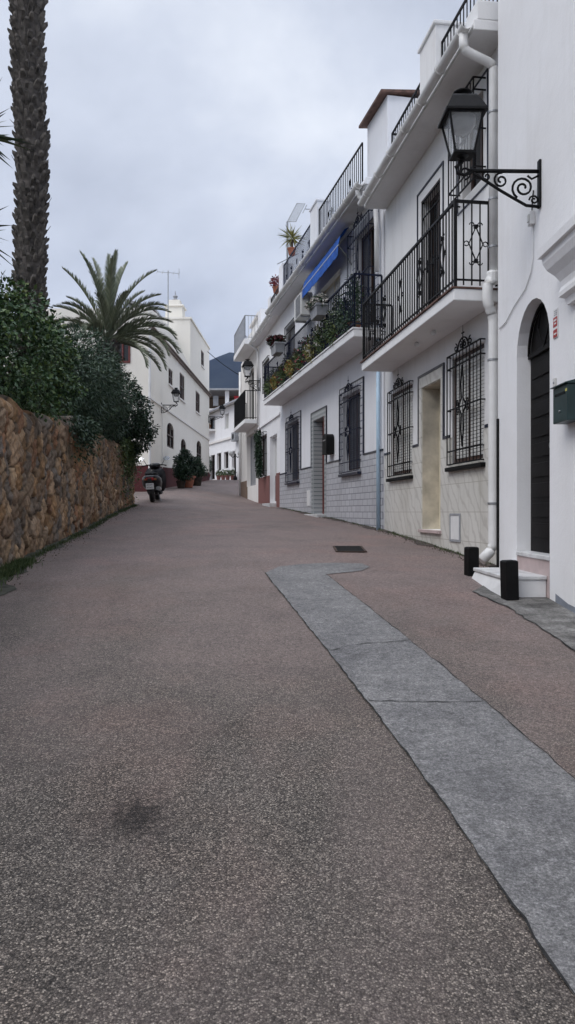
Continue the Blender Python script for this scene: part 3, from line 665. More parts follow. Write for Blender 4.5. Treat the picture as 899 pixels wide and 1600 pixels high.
for px in (650, 676):
    u = H1.pu(px, .3); H1.put(MB().lathe((u, .3, bz0-.075), [(.012, 0), (.035, .015), (.038, .05), (.02, .074)], 10), 'soffit_light', 'whitepaint')

# =========================================================== white house with the tiled foot, flowers and blue awning
H2 = Fac('house', 'long white house with grey tiled foot, navy grilles and flower filled balcony', 'house', -.212, 4.69, 13.92, 23.17)
T2 = 5.92
g1 = H2.span(15.24, 16.47); g2 = H2.span(20.6, 22.0); dr = H2.span(17.98, 19.06)
u1 = sorted((H2.pu(556), H2.pu(588))); u2 = sorted((H2.pu(500), H2.pu(532))); u3 = sorted((H2.pu(447), H2.pu(461)))
ops = [(g1[0], g1[1], .86, 2.45), (g2[0], g2[1], .88, 2.5), (dr[0], dr[1], -.05, 2.26), (u1[0], u1[1], 3.55, 5.55), (u2[0], u2[1], 3.4, 5.3), (u3[0], u3[1], 3.4, 5.3)]
m = MB(); wallgrid(m, 0, H2.L, -1.0, T2, -.35, 0, ops)
m.box(0, .25, -8, -.35, -1.0, T2); m.box(H2.L-.25, H2.L, -8, -.35, -1, T2); m.box(0, H2.L, -8.3, -8, -1, T2)
H2.put(m, 'wall', 'wall_c')
DT = 1.11; m = MB(); wallgrid(m, .0, H2.L, -1.0, DT, 0, .016, [ops[0], ops[1], (dr[0]-.17, dr[1]+.17, -1, 3)])
H2.put(m, 'tiled_dado', 'tile_grey')
m = MB(); sw = .17
wallgrid(m, dr[0]-sw, dr[1]+sw, -1.0, 2.44, 0, .02, [(dr[0], dr[1], -.05, 2.26)]); H2.put(m, 'door_surround', 'azulejo')
m = MB()
for (a, b, z0, z1) in ((g1[0], g1[1], .86, 2.45), (g2[0], g2[1], .88, 2.5)):
    wallgrid(m, a-.2, b+.2, DT+.036, z1+.18, 0, .02, [(a, b, z0, z1)])
wallgrid(m, u1[0]-.16, u1[1]+.16, 3.35, 5.7, 0, .02, [ops[3]])
H2.put(m, 'window_surround', 'tile_white')
m = MB()
for (a, b) in ((0, g1[0]-.2), (g1[1]+.2, dr[0]-sw-.03), (dr[1]+sw+.03, g2[0]-.2), (g2[1]+.2, H2.L)): m.box(a, b, 0, .028, DT+.001, DT+.035)
m.box(dr[0]-sw-.03, dr[0]-sw, 0, .03, DT, 2.47); m.box(dr[1]+sw, dr[1]+sw+.03, 0, .03, DT, 2.47); m.box(dr[0]-sw, dr[1]+sw, 0, .03, 2.441, 2.47)
for (a, b, z) in ((g1[0], g1[1], 2.63), (g2[0], g2[1], 2.68)):
    m.box(a-.225, a-.2, 0, .03, DT+.036, z+.025); m.box(b+.2, b+.225, 0, .03, DT+.036, z+.025); m.box(a-.2, b+.2, 0, .03, z+.001, z+.026)
H2.put(m, 'navy_listel', 'tile_blue')
window(H2, g1[0], g1[1], .86, 2.45, .12, 'wood', 'bluish_iron', .08, 'shutter_d', True, 'tile_blue', .105)
window(H2, g2[0], g2[1], .88, 2.5, .12, 'wood', 'bluish_iron', .08, 'shutter_d', True, 'tile_blue', .105)
window(H2, u1[0], u1[1], 3.55, 5.55, .12, 'redwood' if False else 'wood', 'bluish_iron', .16, None, True, None, .11)
window(H2, u2[0], u2[1], 3.4, 5.3, .12, 'creampaint', None, 0, 'half', False)
window(H2, u3[0], u3[1], 3.4, 5.3, .12, 'wood', 'iron', .03, 'shutter_g', False)
m = MB().frame(dr[0]+.005, dr[1]-.005, -.045, 2.25, -.30, -.22, .06); door = H2.put(m, 'door', 'redwood')
H2.put(MB().box(dr[0]+.06, dr[1]-.06, -.29, -.25, .01, 2.19), 'door_leaf', 'azulejo' if False else 'wood', door)
H2.put(MB().box(dr[0]+.001, dr[0]+.045, -.22, .024, -.05, 2.25), 'door_jamb', 'redwood', door)
m = MB(); m.box(dr[1]-.012, dr[1], -.34, 0, -.05, 2.26); m.box(dr[0]+.012, dr[1]-.012, -.34, 0, 2.248, 2.26); H2.put(m, 'door_reveal', 'azulejo')
H2.put(MB().box(dr[0]-.1, dr[1]+.1, -.3, .22, -.5, -.052), 'doorstep', 'marble', bevel=.01)
cu = H2.pu(484); H2.put(MB().box(cu-.16, cu+.16, .017, .035, .16, .55), 'meter_cover', 'whitepaint')
# balcony
ba, bb, bwid, bz0, bz1 = .02, H2.u(22.9), .56, 3.16, 3.30
slab = H2.put(MB().box(ba, bb, .001, bwid, bz0, bz1), 'balcony', 'slab', bevel=.012)
H2.put(MB().box(ba-.01, bb+.02, .001, bwid+.02, bz1+.001, bz1+.028), 'slab_cap', 'slab', slab)
H2.put(railing(MB(), [(ba+.03, .02), (ba+.03, bwid-.03), (bb-.03, bwid-.03), (bb-.03, .02)], bz1+.05, 4.30, .12, .010, .022, 1.3), 'railing', 'bluish_iron', slab)
m = MB().box(.004, H2.L-.004, -8.3, .33, T2+.001, T2+.13); H2.put(m, 'eave', 'wall_c', bevel=.01)
gutter(H2, .05, H2.L-.02, .34, T2+.05, .07)
downpipe(H2, [(.30, .40, T2+.02), (.30, .38, T2-.12), (.22, .08, T2-.3), (.14, .08, 5.2), (.14, .08, 4.4)], .045)
downpipe(H2, [(.12, .06, 3.15), (.12, .06, -.34)], .034, [], 'pipe_blue')
H2.put(MB().box(.02, .22, .002, .14, 2.88, 3.10), 'junction_box', 'greypaint')
# roof: stair head, rails and pillars
sa, sb = H2.u(14.0), H2.u(15.15)
m = MB().box(sa, sb, -3.2, -.10, T2+.13, 7.62); H2.put(m, 'stair_head', 'wall_c', bevel=.01)
rm = MB(); rm.loft([(sa-.07, .04, 7.62), (sb+.12, .04, 7.62), (sb+.12, -3.4, 7.95), (sa-.07, -3.4, 7.95)], [(sa-.07, .04, 7.67), (sb+.12, .04, 7.67), (sb+.12, -3.4, 8.00), (sa-.07, -3.4, 8.00)])
H2.put(rm, 'stair_head_roof', 'rooftile')
m = MB(); p1, p2 = sorted((H2.pu(499), H2.pu(488))); m.box(p1, p2, -.25, .05, T2+.13, 7.5); m.box(p1-.03, p2+.03, -.28, .08, 7.5, 7.55)
p3, p4 = H2.L-.55, H2.L-.05; m.box(p3, p4, -.3, .05, T2+.13, 7.35); H2.put(m, 'parapet_pillar', 'wall_c', bevel=.01)
H2.put(railing(MB(), [(sb, .0), (p1, .0)], T2+.14, 7.28, .13, .010, .02, 1.4), 'roof_railing', 'iron')
H2.put(railing(MB(), [(p2, .0), (p3, .0)], T2+.14, 7.25, .13, .010, .02, .7), 'roof_railing', 'bluish_iron')
m = MB().box(p2, p3, -.2, -.08, T2+.13, T2+.55); H2.put(m, 'parapet', 'wall_c')

# =========================================================== narrow house with red dado
H3 = Fac('house', 'narrow white house with brown red foot and pale doorway, beyond the tiled house', 'house', -.19, 4.21, 23.19, 27.55)
T3 = 5.95
dw = sorted((H3.pu(422), H3.pu(433))); gw = sorted((H3.pu(406), H3.pu(417))); uw = sorted((H3.pu(413), H3.pu(421)))
ops = [(dw[0], dw[1], .28, 2.45), (gw[0], gw[1], 1.25, 2.65), (uw[0], uw[1], 4.1, 5.1)]
m = MB(); wallgrid(m, 0, H3.L, -.6, T3, -.3, 0, ops); m.box(0, .25, -7, -.3, -.6, T3); m.box(H3.L-.25, H3.L, -7, -.3, -.6, T3); m.box(0, H3.L, -7.3, -7, -.6, T3)
H3.put(m, 'wall', 'wall_a')
m = MB(); wallgrid(m, .06, H3.L, -.6, 1.2, 0, .025, [(dw[0], dw[1], .28, 3)]); H3.put(m, 'dado', 'brownred')
H3.put(MB().box(0, H3.L, .001, .05, 2.95, 3.02), 'moulding', 'wall_a')
door = H3.put(MB().frame(dw[0], dw[1], .28, 2.45, -.22, -.15, .07), 'door', 'whitepaint')
H3.put(MB().box(dw[0]+.07, dw[1]-.07, -.21, -.18, 1.2, 2.38), 'door_panel', 'shutter', door); H3.put(MB().box(dw[0]+.07, dw[1]-.07, -.21, -.17, .33, 1.19), 'lower_panel', 'redwood', door)
H3.put(MB().box(dw[0]-.05, dw[1]+.05, -.2, .25, -.1, .277), 'doorstep', 'marble', bevel=.01)
window(H3, gw[0], gw[1], 1.25, 2.65, .12, 'wood', 'iron', .12, None, True, None, .12)
window(H3, uw[0], uw[1], 4.1, 5.1, .12, 'wood', 'iron', .05, None, False)
H3.put(MB().box(.01, H3.L-.01, -7.2, .25, T3+.001, T3+.12), 'eave', 'wall_a'); gutter(H3, .02, H3.L-.02, .26, T3+.04, .07)
downpipe(H3, [(H3.L-.2, .33, T3), (H3.L-.2, .07, T3-.2), (H3.L-.2, .07, 3.1)], .04)
m = MB(); q = H3.pu(410); m.box(q, H3.L-.1, -.3, .05, T3+.12, 7.1); m.box(q-1.9, q-1.5, -.3, .05, T3+.12, 7.0); H3.put(m, 'parapet', 'wall_a')
H3.put(railing(MB(), [(.05, 0), (q-1.9, 0)], T3+.13, 6.9, .13, .01, .02), 'roof_railing', 'iron')

# =========================================================== house with two stacked balconies
H4 = Fac('house', 'white house with two small stacked balconies and grey ground floor doorway', 'house', -.19, 4.21, 27.57, 32.5)
T4 = 6.15
gd = sorted((H4.pu(386), H4.pu(400))); bdr = sorted((H4.pu(389), H4.pu(397))); ops = [(gd[0], gd[1], 1.0, 3.0), (bdr[0], bdr[1], 3.35, 5.45)]
m = MB(); wallgrid(m, 0, H4.L, -.3, T4, -.3, 0, ops); m.box(0, .25, -7, -.3, -.3, T4); m.box(H4.L-.25, H4.L, -7, -.3, -.3, T4); m.box(0, H4.L, -7.3, -7, -.3, T4); m.box(0, H4.L, -7.3, 0, T4, T4+.1)
H4.put(m, 'wall', 'wall_d')
m = MB(); wallgrid(m, gd[1]-.2, H4.L, -.3, 1.25, 0, .025, [(gd[0], gd[1], 1, 3)]); H4.put(m, 'dado', 'brown')
sh = MB().frame(gd[0], gd[1], 1.0, 3.0, -.22, -.15, .07)
door = H4.put(sh, 'door', 'greypaint'); m = MB()
for i in range(36): m.box(gd[0]+.07, gd[1]-.07, -.21, -.18, 1.08+i*.052, 1.08+i*.052+.044)
H4.put(m, 'roller_shutter', 'shutter_g', door)
door = H4.put(MB().frame(bdr[0], bdr[1], 3.35, 5.45, -.2, -.14, .06), 'balcony_door', 'blackpaint'); H4.put(MB().box(bdr[0]+.05, bdr[1]-.05, -.19, -.17, 3.4, 5.4), 'door_leaf', 'blackwood', door)
for z0, z1, rz_, mt in ((3.18, 3.33, 4.36, 'iron'), (6.02, 6.22, 7.05, 'greypaint')):
    sb_ = H4.put(MB().box(.03, H4.u(30.8), .001, .52, z0, z1), 'balcony', 'slab', bevel=.015)
    H4.put(railing(MB(), [(.06, .02), (.06, .49), (H4.u(30.8)-.04, .49), (H4.u(30.8)-.04, .02)], z1, rz_, .09 if z0 < 5 else .12, .012 if z0 < 5 else .009, .02), 'railing', mt, sb_)
m = MB().box(1.2, H4.L, -.4, -.05, T4+.1, 7.0); H4.put(m, 'parapet', 'wall_d')
m = MB().box(2.4, 4.6, -2.2, -.4, T4+.1, 7.7); m.box(2.3, 4.7, -2.3, -.3, 7.7, 7.8); H4.put(m, 'stair_head', 'wall_d')
downpipe(H4, [(H4.L-.08, .05, 5.9), (H4.L-.08, .05, .55)], .055)

# =========================================================== cream house on the left
HL = Fac('house', 'tall cream white house on the left with brown windows and dark red foot', 'house', .03, -6.2, 29.4, 47.0, side=-1)
m = MB(); E = HL.u
def opx(p0, p1, y0, y1):                     # opening on this wall from photograph measurements
    a, b = sorted((HL.pu(p0), HL.pu(p1))); d = HL.pd((p0+p1)/2); return (a, b, (CY-y1)/F*d, (CY-y0)/F*d)
o1 = opx(263.5, 270, 577, 602); o2 = opx(281, 288.5, 585, 625); o3 = opx(306, 312.5, 613, 645); o4 = opx(261, 272, 661, 700); o5 = opx(283, 291, 686, 738); o6 = opx(307.5, 315, 689, 730); o7 = opx(314.5, 319, 549, 573)
ops = [o1, o2, o3, o4, o5, o6]; TL = 7.12
wallgrid(m, 0, HL.L, .3, TL, -.35, 0, ops)
for o in (o4, o5, o6): archfill(m, o[0], o[1], o[3]-.35, -.35, 0, .35)
m.box(0, .3, -8, -.35, .3, TL); m.box(0, HL.L, -8.3, -8, .3, TL); m.box(0, HL.L, -8, -.35, TL-.02, TL-.001)
W0, W1 = -1.30, -.70; zlo, zhi = (CY-567)/F*29.4, (CY-523)/F*29.4      # red framed window in the end wall facing down the street
e0, e1 = HL.L-.3, HL.L
m.box(e0, e1, -8, W0, .3, TL); m.box(e0, e1, W1, -.35, .3, TL); m.box(e0, e1, W0, W1, .3, zlo); m.box(e0, e1, W0, W1, zhi, TL)
HL.put(m, 'wall', 'wall_e')
# parapet that swoops down beside the upper storey
pts = [(29.4, 7.85), (31, 8.02), (33, 8.06), (35, 8.0), (36.5, 7.9), (38, 7.68), (39.5, 7.45), (41, 7.3)]
poly = [(E(d), z) for d, z in pts]+[(E(41), TL+.011), (E(29.4), TL+.011)]
m = MB().prism(poly, -.25, -.02); m.box(HL.L-.25, HL.L, -4.6, -.26, TL+.011, 7.82); m.box(HL.L-.25, HL.L, -8, -4.61, TL+.011, 7.55)
HL.put(m, 'parapet', 'wall_e')
m = MB(); a, b = sorted((E(39.6), E(47))); wallgrid(m, a, b, TL+.011, 9.95, -.3, -.001, [(o7[0], o7[1], o7[2], o7[3])]); m.box(b-.3, b, -3, -.3, TL+.011, 9.95); m.box(a, a+.3, -3, -.3, TL+.011, 9.95); m.box(a, b, -3.3, -3, TL+.011, 9.95); m.box(a-.05, b+.05, -3.3, .06, 9.95, 10.05)
HL.put(m, 'upper_storey', 'wall_e')
m = MB(); a, b = sorted((E(37.5), E(39.5))); m.box(a, b, -4.2, -.9, TL+.011, 9.3); HL.put(m, 'stair_head', 'wall_d')
m = MB().frame(0, .7, 0, .7, -.03, .03, .07) if False else MB().box(b+.001, b+.06, -2.1, -1.35, 8.45, 9.15); HL.put(m, 'red_window', 'redwood')
m = MB().box(0, HL.L, .001, .10, TL-.09, TL); m.box(0, HL.L, .001, .16, TL+.0, TL+.05); HL.put(m, 'tiled_eave', simple('weathered_eave', (.22, .18, .16), .9, 0, .2, 6, .3))
HL.put(MB().box(0, HL.L, .001, .05, 4.36, 4.44), 'moulding', 'wall_d')
m = MB(); n = 24                               # dark red foot, its top follows the hill
topz = lambda u: 2.42+(1.78-2.42)*u/HL.L
us = sorted({0, HL.L, o5[0], o5[1]})
for a, b in zip(us[:-1], us[1:]):
    if a == o5[0]: continue
    m.prism([(a, .2), (b, .2), (b, topz(b)), (a, topz(a))], 0, .03)
HL.put(m, 'dado', 'darkred'); HL.put(MB().box(HL.L+.001, HL.L+.03, -8, .03, .2, 1.78), 'dado', 'darkred')
def archwin(o, name, arch=True):
    a, b, z0, z1 = o; c = (a+b)/2; r = (b-a)/2
    mb = MB().frame(a, b, z0, z1, -.12, -.03, .07); mb.box(c-.03, c+.03, -.12, -.02, z0, z1); mb.box(a, b, -.12, -.02, (z0+z1)/2-.03, (z0+z1)/2+.03)
    p = HL.put(mb, name, 'wood'); HL.put(MB().box(a+.02, b-.02, -.1, -.08, z0+.02, z1-.02), 'pane', 'pane', p)
    if name == 'window' and not arch:
        HL.put(MB().box(a-.06, b+.06, -.14, .06, z0-.07, z0-.001), 'sill', 'wall_d', p)
        s = MB(); z = z0+.08
        while z < z1-.08: s.box(a+.08, c-.035, -.075, -.055, z, z+.035); s.box(c+.035, b-.08, -.075, -.055, z, z+.035); z += .05
        HL.put(s, 'shutter', 'wood', p)
for o in (o1, o2, o3, o7): archwin(o, 'window', False)
archwin(o4, 'window'); archwin(o5, 'door'); archwin(o6, 'window')
m = MB(); t = .08
m.box(e1-.1, e1+.03, W0, W1, zlo, zlo+t); m.box(e1-.1, e1+.03, W0, W1, zhi-t, zhi); m.box(e1-.1, e1+.03, W0, W0+t, zlo+t, zhi-t); m.box(e1-.1, e1+.03, W1-t, W1, zlo+t, zhi-t); m.box(e1-.1, e1+.02, (W0+W1)/2-.03, (W0+W1)/2+.03, zlo+t, zhi-t)
wn = HL.put(m, 'window', 'redwood'); HL.put(MB().box(e1-.08, e1-.06, W0+.05, W1-.05, zlo+.05, zhi-.05), 'pane', 'pane', wn)
m = MB().tube([(HL.L+.05, .05, 7.0), (HL.L+.05, .05, 1.0)], .05, 8); HL.put(m, 'downpipe', 'pipe')
d_ = HL.u(31.9); HL.put(MB().tube([(d_, .04, 4.2), (d_, .04, 1.5)], .02, 6), 'conduit', 'wall_d')
# chimney with a pot
cu = HL.u(40.6); m = MB().box(cu-.45, cu+.45, -1.4, -.5, 10.05, 10.75); m.box(cu-.52, cu+.52, -1.47, -.43, 10.75, 10.85); m.box(cu-.3, cu+.3, -1.25, -.65, 10.85, 11.15)
ch = HL.put(m, 'chimney', 'wall_e', bevel=.02); HL.put(MB().lathe((cu, -.95, 11.15), [(.12, 0), (.18, .06), (.08, .14), (.13, .25), (.03, .34), (.01, .55)], 10), 'chimney_pot', 'greypaint', ch)

# =========================================================== houses that close the street
HF = Fac('house', 'white house closing the end of the street with dark ground floor windows and sloping roof', 'house', -.403, 17.47, 43.5, 61, zb=1.2)
def fo(p0, p1, y0, y1):
    a, b = sorted((HF.pu(p0), HF.pu(p1))); d = HF.pd((p0+p1)/2); return (a, b, (CY-y1)/F*d, (CY-y0)/F*d)
ops = [fo(329.5, 336, 711, 749), fo(340, 346.5, 708, 735), fo(351, 358, 706, 732), fo(363.5, 368, 705, 732), fo(327, 335, 653, 672), fo(351.5, 358, 646, 670)]
m = MB(); wallgrid(m, 0, HF.L, 1.0, 7.35, -.3, 0, ops); m.box(0, HF.L, -6, -5.7, 1, 7.35); m.box(0, .3, -5.7, -.3, 1, 7.35); m.box(HF.L-.3, HF.L, -5.7, -.3, 1, 7.35)
HF.put(m, 'wall', 'wall_a')
m = MB(); m.loft([(-.1, .35, 7.35), (HF.L+.1, .35, 7.35), (HF.L+.1, -6.2, 8.5), (-.1, -6.2, 8.5)], [(-.1, .35, 7.50), (HF.L+.1, .35, 7.50), (HF.L+.1, -6.2, 8.66), (-.1, -6.2, 8.66)])
HF.put(m, 'roof', 'wall_d'); HF.put(MB().box(-.1, HF.L+.1, .351, .45, 7.33, 7.45), 'roof_edge', 'greypaint')
HF.put(MB().box(0, HF.L, .001, .10, 5.05, 5.20), 'moulding', 'wall_d')
for i, o in enumerate(ops):
    nm = 'door' if i == 0 else 'window'
    p = HF.put(MB().frame(o[0], o[1], o[2], o[3], -.22, -.12, .07), nm, 'shutter' if i == 5 else 'wood')
    HF.put(MB().box(o[0]+.02, o[1]-.02, -.2, -.18, o[2]+.02, o[3]-.02), 'shutter' if i == 5 else 'pane', 'shutter' if i == 5 else 'pane', p)
    if nm == 'window' and i < 4: HF.put(MB().frame(o[0]-.1, o[1]+.1, o[2]-.1, o[3]+.1, 0, .04, .1), 'window_frame', 'wall_a', p)
bo = ops[4]; sb_ = HF.put(MB().box(bo[0]-.25, bo[1]+.25, .001, .5, bo[2]-.16, bo[2]-.02), 'balcony', 'slab'); HF.put(railing(MB(), [(bo[0]-.2, .02), (bo[0]-.2, .46), (bo[1]+.2, .46), (bo[1]+.2, .02)], bo[2]-.02, bo[2]+.9, .13, .012, .022), 'railing', 'iron', sb_)
# higher house behind it with an open terrace under a flat roof
HU = thing('house', 'upper house with open dark terrace under a flat brown roof edge, highest at street end', 'house', (-5.5, 66, 2))
MB().box(-5.2, 9, 3.2, 3.5, 6.9, 8.42).build('terrace_wall', 'brown', HU)
m = MB().box(-5.5, 9, 0, .3, 0, 6.9); m.box(-5.5, -5.2, .3, 3.2, 0, 6.9); m.build('wall', 'wall_d', HU)
MB().box(-5.6, 9.1, -.4, 3.6, 8.42, 8.58).build('roof', 'greypaint', HU)
for x in (-5.3, -2.4, .3, 3): MB().box(x-.17, x+.17, 0.05, .35, 6.9, 8.42).build('pillar', 'wall_a', HU)
railing(MB(), [(-5.1, .2), (8.8, .2)], 6.9, 7.8, .16, .018, .03).build('railing', 'iron', HU)
for i, (x, w, mt) in enumerate(((.9, .55, 'redfabric'), (1.7, .5, 'redfabric'), (-.9, .45, 'shutter_g'))):
    o = MB(); k = 8
    for j in range(k): o.box(x+w*j/k, x+w*(j+1)/k, .12+.03*math.sin(j*1.9), .14+.03*math.sin(j*1.9), 7.15, 8.0)
    o = o.build('hanging_cloth', mt, off=(-5.5, 66, 2)); tag(o, ('red cloth hanging on the terrace rail, left of the red pair', 'red cloth hanging on the terrace rail, right of the red pair', 'grey cloth hanging on the terrace rail at the street end')[i], 'cloth')

# ------------------------------------------------------------------ mountain
def mountain():
    nx, ny = 150, 60; xs = np.linspace(-2600, 2200, nx); ys = np.linspace(1400, 4200, ny); X, Y = np.meshgrid(xs, ys)
    t = (Y-1400)/2800; H = np.zeros_like(X)
    pk = 505*np.exp(-((X+200)/430)**2)*np.exp(-((Y-2500)/600)**2)+300*np.exp(-((X-700)/600)**2)*np.exp(-((Y-2900)/700)**2)+230*np.exp(-((X+1500)/600)**2)*np.exp(-((Y-2800)/600)**2)
    rg = np.random.default_rng(3)
    for k in range(1, 26):
        fx, fy, p, q = rg.normal(0, .0022*k**.75), rg.normal(0, .0022*k**.75), rg.uniform(0, 6.3), 1/k**.9
        H += q*(1-np.abs(np.sin(fx*X+fy*Y+p)))
    Z = pk*(.86+.055*H)-12; Z[0] = Z[-1] = -20; Z[:, 0] = Z[:, -1] = -20
    v = np.stack([X.ravel(), Y.ravel(), Z.ravel()], 1); idx = np.arange(nx*ny).reshape(ny, nx)
    f = np.stack([idx[:-1, :-1].ravel(), idx[:-1, 1:].ravel(), idx[1:, 1:].ravel(), idx[1:, :-1].ravel()], 1)
    m, t_, b = newmat('mountain_scrub'); v_ = objco(t_)
    c = ramp(t_, noise(t_, v_, .006, 8, .65), [(.35, (.018, .024, .034)), (.6, (.030, .038, .046)), (.72, (.14, .12, .11))])
    t_.links.new(c, b.inputs['Base Color']); b.inputs['Roughness'].default_value = 1; b.inputs['Specular IOR Level'].default_value = 0
    me = bpy.data.meshes.new('mountain'); me.from_pydata(v.tolist(), [], f.tolist()); struct(link('mountain', me, m, smooth=True))
mountain()

# ------------------------------------------------------------------ stone garden wall, each stone a real bump
def stone_wall():
    V, X0w = -.087, -2.45; d0, d1 = -3.0, 21.9; s = math.sqrt(1+V*V)
    L = (d1-d0)*s; du = .022; H = 2.35; nu, nz = int(L/du), int(H/.024)
    cs = .19; rg = np.random.default_rng(11)
    gx, gz = int(L/cs)+3, int(H/(cs*.95))+3
    sx = (np.arange(gx)[:, None]+rg.uniform(-.42, .42, (gx, gz)))*cs+((np.arange(gz)[None, :] % 2)*.5*cs); sz = (np.arange(gz)[None, :]+rg.uniform(-.40, .40, (gx, gz)))*cs*.95-.1
    drop = rg.uniform(0, 1, (gx, gz)) < .26
    wt = rg.uniform(-.075, .055, (gx, gz)); hid = rg.uniform(0, 1, (gx, gz)); tx = rg.normal(0, .10, (gx, gz)); tz = rg.normal(0, .10, (gx, gz)); ht = rg.uniform(.0, .035, (gx, gz)); asp = rg.uniform(.95, 1.35, (gx, gz))
    us = np.linspace(0, L, nu+1); zs = np.linspace(0, 1, nz+1)
    U, Zf = np.meshgrid(us, zs)
    dw = d0+U/s; base = G(X0w+V*dw, dw)-.15; top = np.interp(dw, [-3, 8.6, 13.7, 22.6], [.95, 1.33, 1.52, 1.86])+.035*np.sin(U*2.7)+.03*np.sin(U*7.1+1)+.05*np.sin(U*.8)
    top = top+.10*np.exp(-((dw-13.4)/.7)**2)+.02*np.sin(U*17)+.018*np.sin(U*29+2)
    Z = base+(top-base)*Zf; ref = G(X0w+V*dw, dw)-.15      # courses follow the hill
    # wobble the lookup for irregular stone outlines
    uu = U+.010*np.sin(Z*23+U*9)+.006*np.sin(U*41); vv = (Z-ref)+.010*np.sin(U*19+Z*7)+.006*np.sin(Z*47+U*5)
    ci = np.clip(np.round(uu/cs).astype(int), 0, gx-1); cj = np.clip(np.round((vv+.1)/(cs*.95)).astype(int), 0, gz-1)
    f1 = np.full(U.shape, 9.); f2 = np.full(U.shape, 9.); I = np.zeros(U.shape, int); J = np.zeros(U.shape, int)
    for a in range(-2, 3):
        for b in range(-2, 3):
            i = np.clip(ci+a, 0, gx-1); j = np.clip(cj+b, 0, gz-1)
            dd_ = np.sqrt(((uu-sx[i, j])*asp[i, j])**2+((vv-sz[i, j])/asp[i, j])**2)+wt[i, j]+np.where(drop[i, j], 5, 0)
            dup = (i == I) & (j == J) & (f1 < 8)
            n = (dd_ < f1) & ~dup; f2 = np.where(n, f1, np.where((dd_ < f2) & ~dup, dd_, f2)); I = np.where(n, i, I); J = np.where(n, j, J); f1 = np.where(n, dd_, f1)
    e = np.clip((f2-f1)/.040, 0, 1); prof = e**.45
    h = prof*(.034+.8*ht[I, J])+e*((uu-sx[I, J])*tx[I, J]+(vv-sz[I, J])*tz[I, J])
    h += (.007*np.sin(U*61+Z*37)+.008*np.sin(U*23-Z*41+hid[I, J]*9)+.006*np.abs(np.sin(U*37+Z*29+hid[I, J]*20)))*e+rg.normal(0, .0022, U.shape)
    edge = np.clip((1-Zf)*(top-base)/.12, 0, 1); h = h*np.sqrt(edge)-.10*(1-np.sqrt(edge))
    nxv, nyv = 1/s, -V/s
    Xw = X0w+V*dw+nxv*(h-.07); Yw = dw+nyv*(h-.07)
    verts = np.stack([Xw.ravel(), Yw.ravel(), Z.ravel()], 1); n, m = U.shape; idx = np.arange(n*m).reshape(n, m)
    f = np.stack([idx[:-1, :-1].ravel(), idx[:-1, 1:].ravel(), idx[1:, 1:].ravel(), idx[1:, :-1].ravel()], 1)
    # top and back
    back = len(verts); bt = np.stack([Xw[-1]-.42, Yw[-1], Z[-1]-.01], 1); bb_ = np.stack([Xw[-1]-.45, Yw[-1], base[0]], 1)
    verts = np.concatenate([verts, bt, bb_]); r = np.arange(m)
    f2_ = np.stack([idx[-1, :-1], idx[-1, 1:], back+r[1:], back+r[:-1]], 1); f3 = np.stack([back+r[:-1], back+r[1:], back+m+r[1:], back+m+r[:-1]], 1)
    f = np.concatenate([f, f2_, f3])
    k = len(verts); endc = [tuple(idx[:, -1])+(back+m-1, back+2*m-1), tuple(idx[:, 0])+(back, back+m)]
    me = bpy.data.meshes.new('stone_wall'); me.from_pydata(verts.tolist(), [], [tuple(int(q) for q in p) for p in f.tolist()]+[tuple(int(q) for q in p) for p in endc]); me.update()
    pal = np.array([[.21,.130,.070],[.24,.165,.105],[.165,.115,.078],[.145,.115,.09],[.22,.16,.11],[.13,.11,.093],[.27,.19,.12],[.19,.105,.062]])
    base_c = pal[(hid[I, J]*7.99).astype(int)]*(1.0+.75*((hid[I, J]*37) % 1))[..., None]
    mort = np.array([.045, .038, .030]); k_ = np.clip((e-.10)/.35, 0, 1)[..., None]
    colr = mort*(1-k_)+base_c*k_
    allc = np.ones((len(verts), 4)); allc[:n*m, :3] = colr.reshape(-1, 3); allc[n*m:, :3] = (.16, .14, .11)
    ca = me.color_attributes.new('stone', 'FLOAT_COLOR', 'POINT'); ca.data.foreach_set('color', allc.ravel().astype(np.float32))
    mt, t, b = newmat('field_stone'); at = N(t, 'ShaderNodeVertexColor', layer_name='stone'); v_ = objco(t)
    g1_ = ramp(t, noise(t, v_, 14, 7, .7), [(.3, (.5, .52, .55)), (.55, (1, 1, 1)), (.75, (1.45, 1.35, 1.2))])
    c = mix(t, 1, at.outputs['Color'], g1_, 'MULTIPLY')
    lich = ramp(t, noise(t, v_, 3.1, 7, .7), [(.54, (0, 0, 0)), (.72, (.55, .55, .55))])
    c = mix(t, lich, c, (.095, .088, .075))
    moss = ramp(t, noise(t, v_, 1.3, 6, .7), [(.60, (0, 0, 0)), (.72, (.6, .6, .6))]); c = mix(t, moss, c, (.05, .06, .035))
    t.links.new(c, b.inputs['Base Color']); b.inputs['Roughness'].default_value = .9; b.inputs['Specular IOR Level'].default_value = .2
    bump(t, b, noise(t, v_, 60, 5, .7), .6, .008)
    o = link('stone_wall', me, mt, smooth=True); tag(o, 'rough ochre and brown fieldstone garden wall along the left of the street', 'wall')
    return lambda d: X0w+V*d
wall_x = stone_wall()
WTOP = lambda d: float(np.interp(d, [-3, 8.6, 13.7, 22.6], [.95, 1.33, 1.52, 1.86]))
# garden soil kept up by the wall
m = MB(); ds = np.linspace(-3, 21.6, 26)
for i, d in enumerate(ds):
    d = float(d); z = WTOP(d)-.18
    m.v += [(wall_x(d)-.30, d, z), (-9, d, z+.25), (-16, d, z+.4), (-16.0, d, -3), (wall_x(d)-.3, d, -3)]
    if i: k = 5*i; m.f += [(k-5+j, k-5+j+1, k+j+1, k+j) for j in range(4)]
n_ = len(ds)*5; m.f += [(n_-5, n_-4, n_-3, n_-2, n_-1), (4, 3, 2, 1, 0)]
struct(m.build('garden_soil', 'soil'))

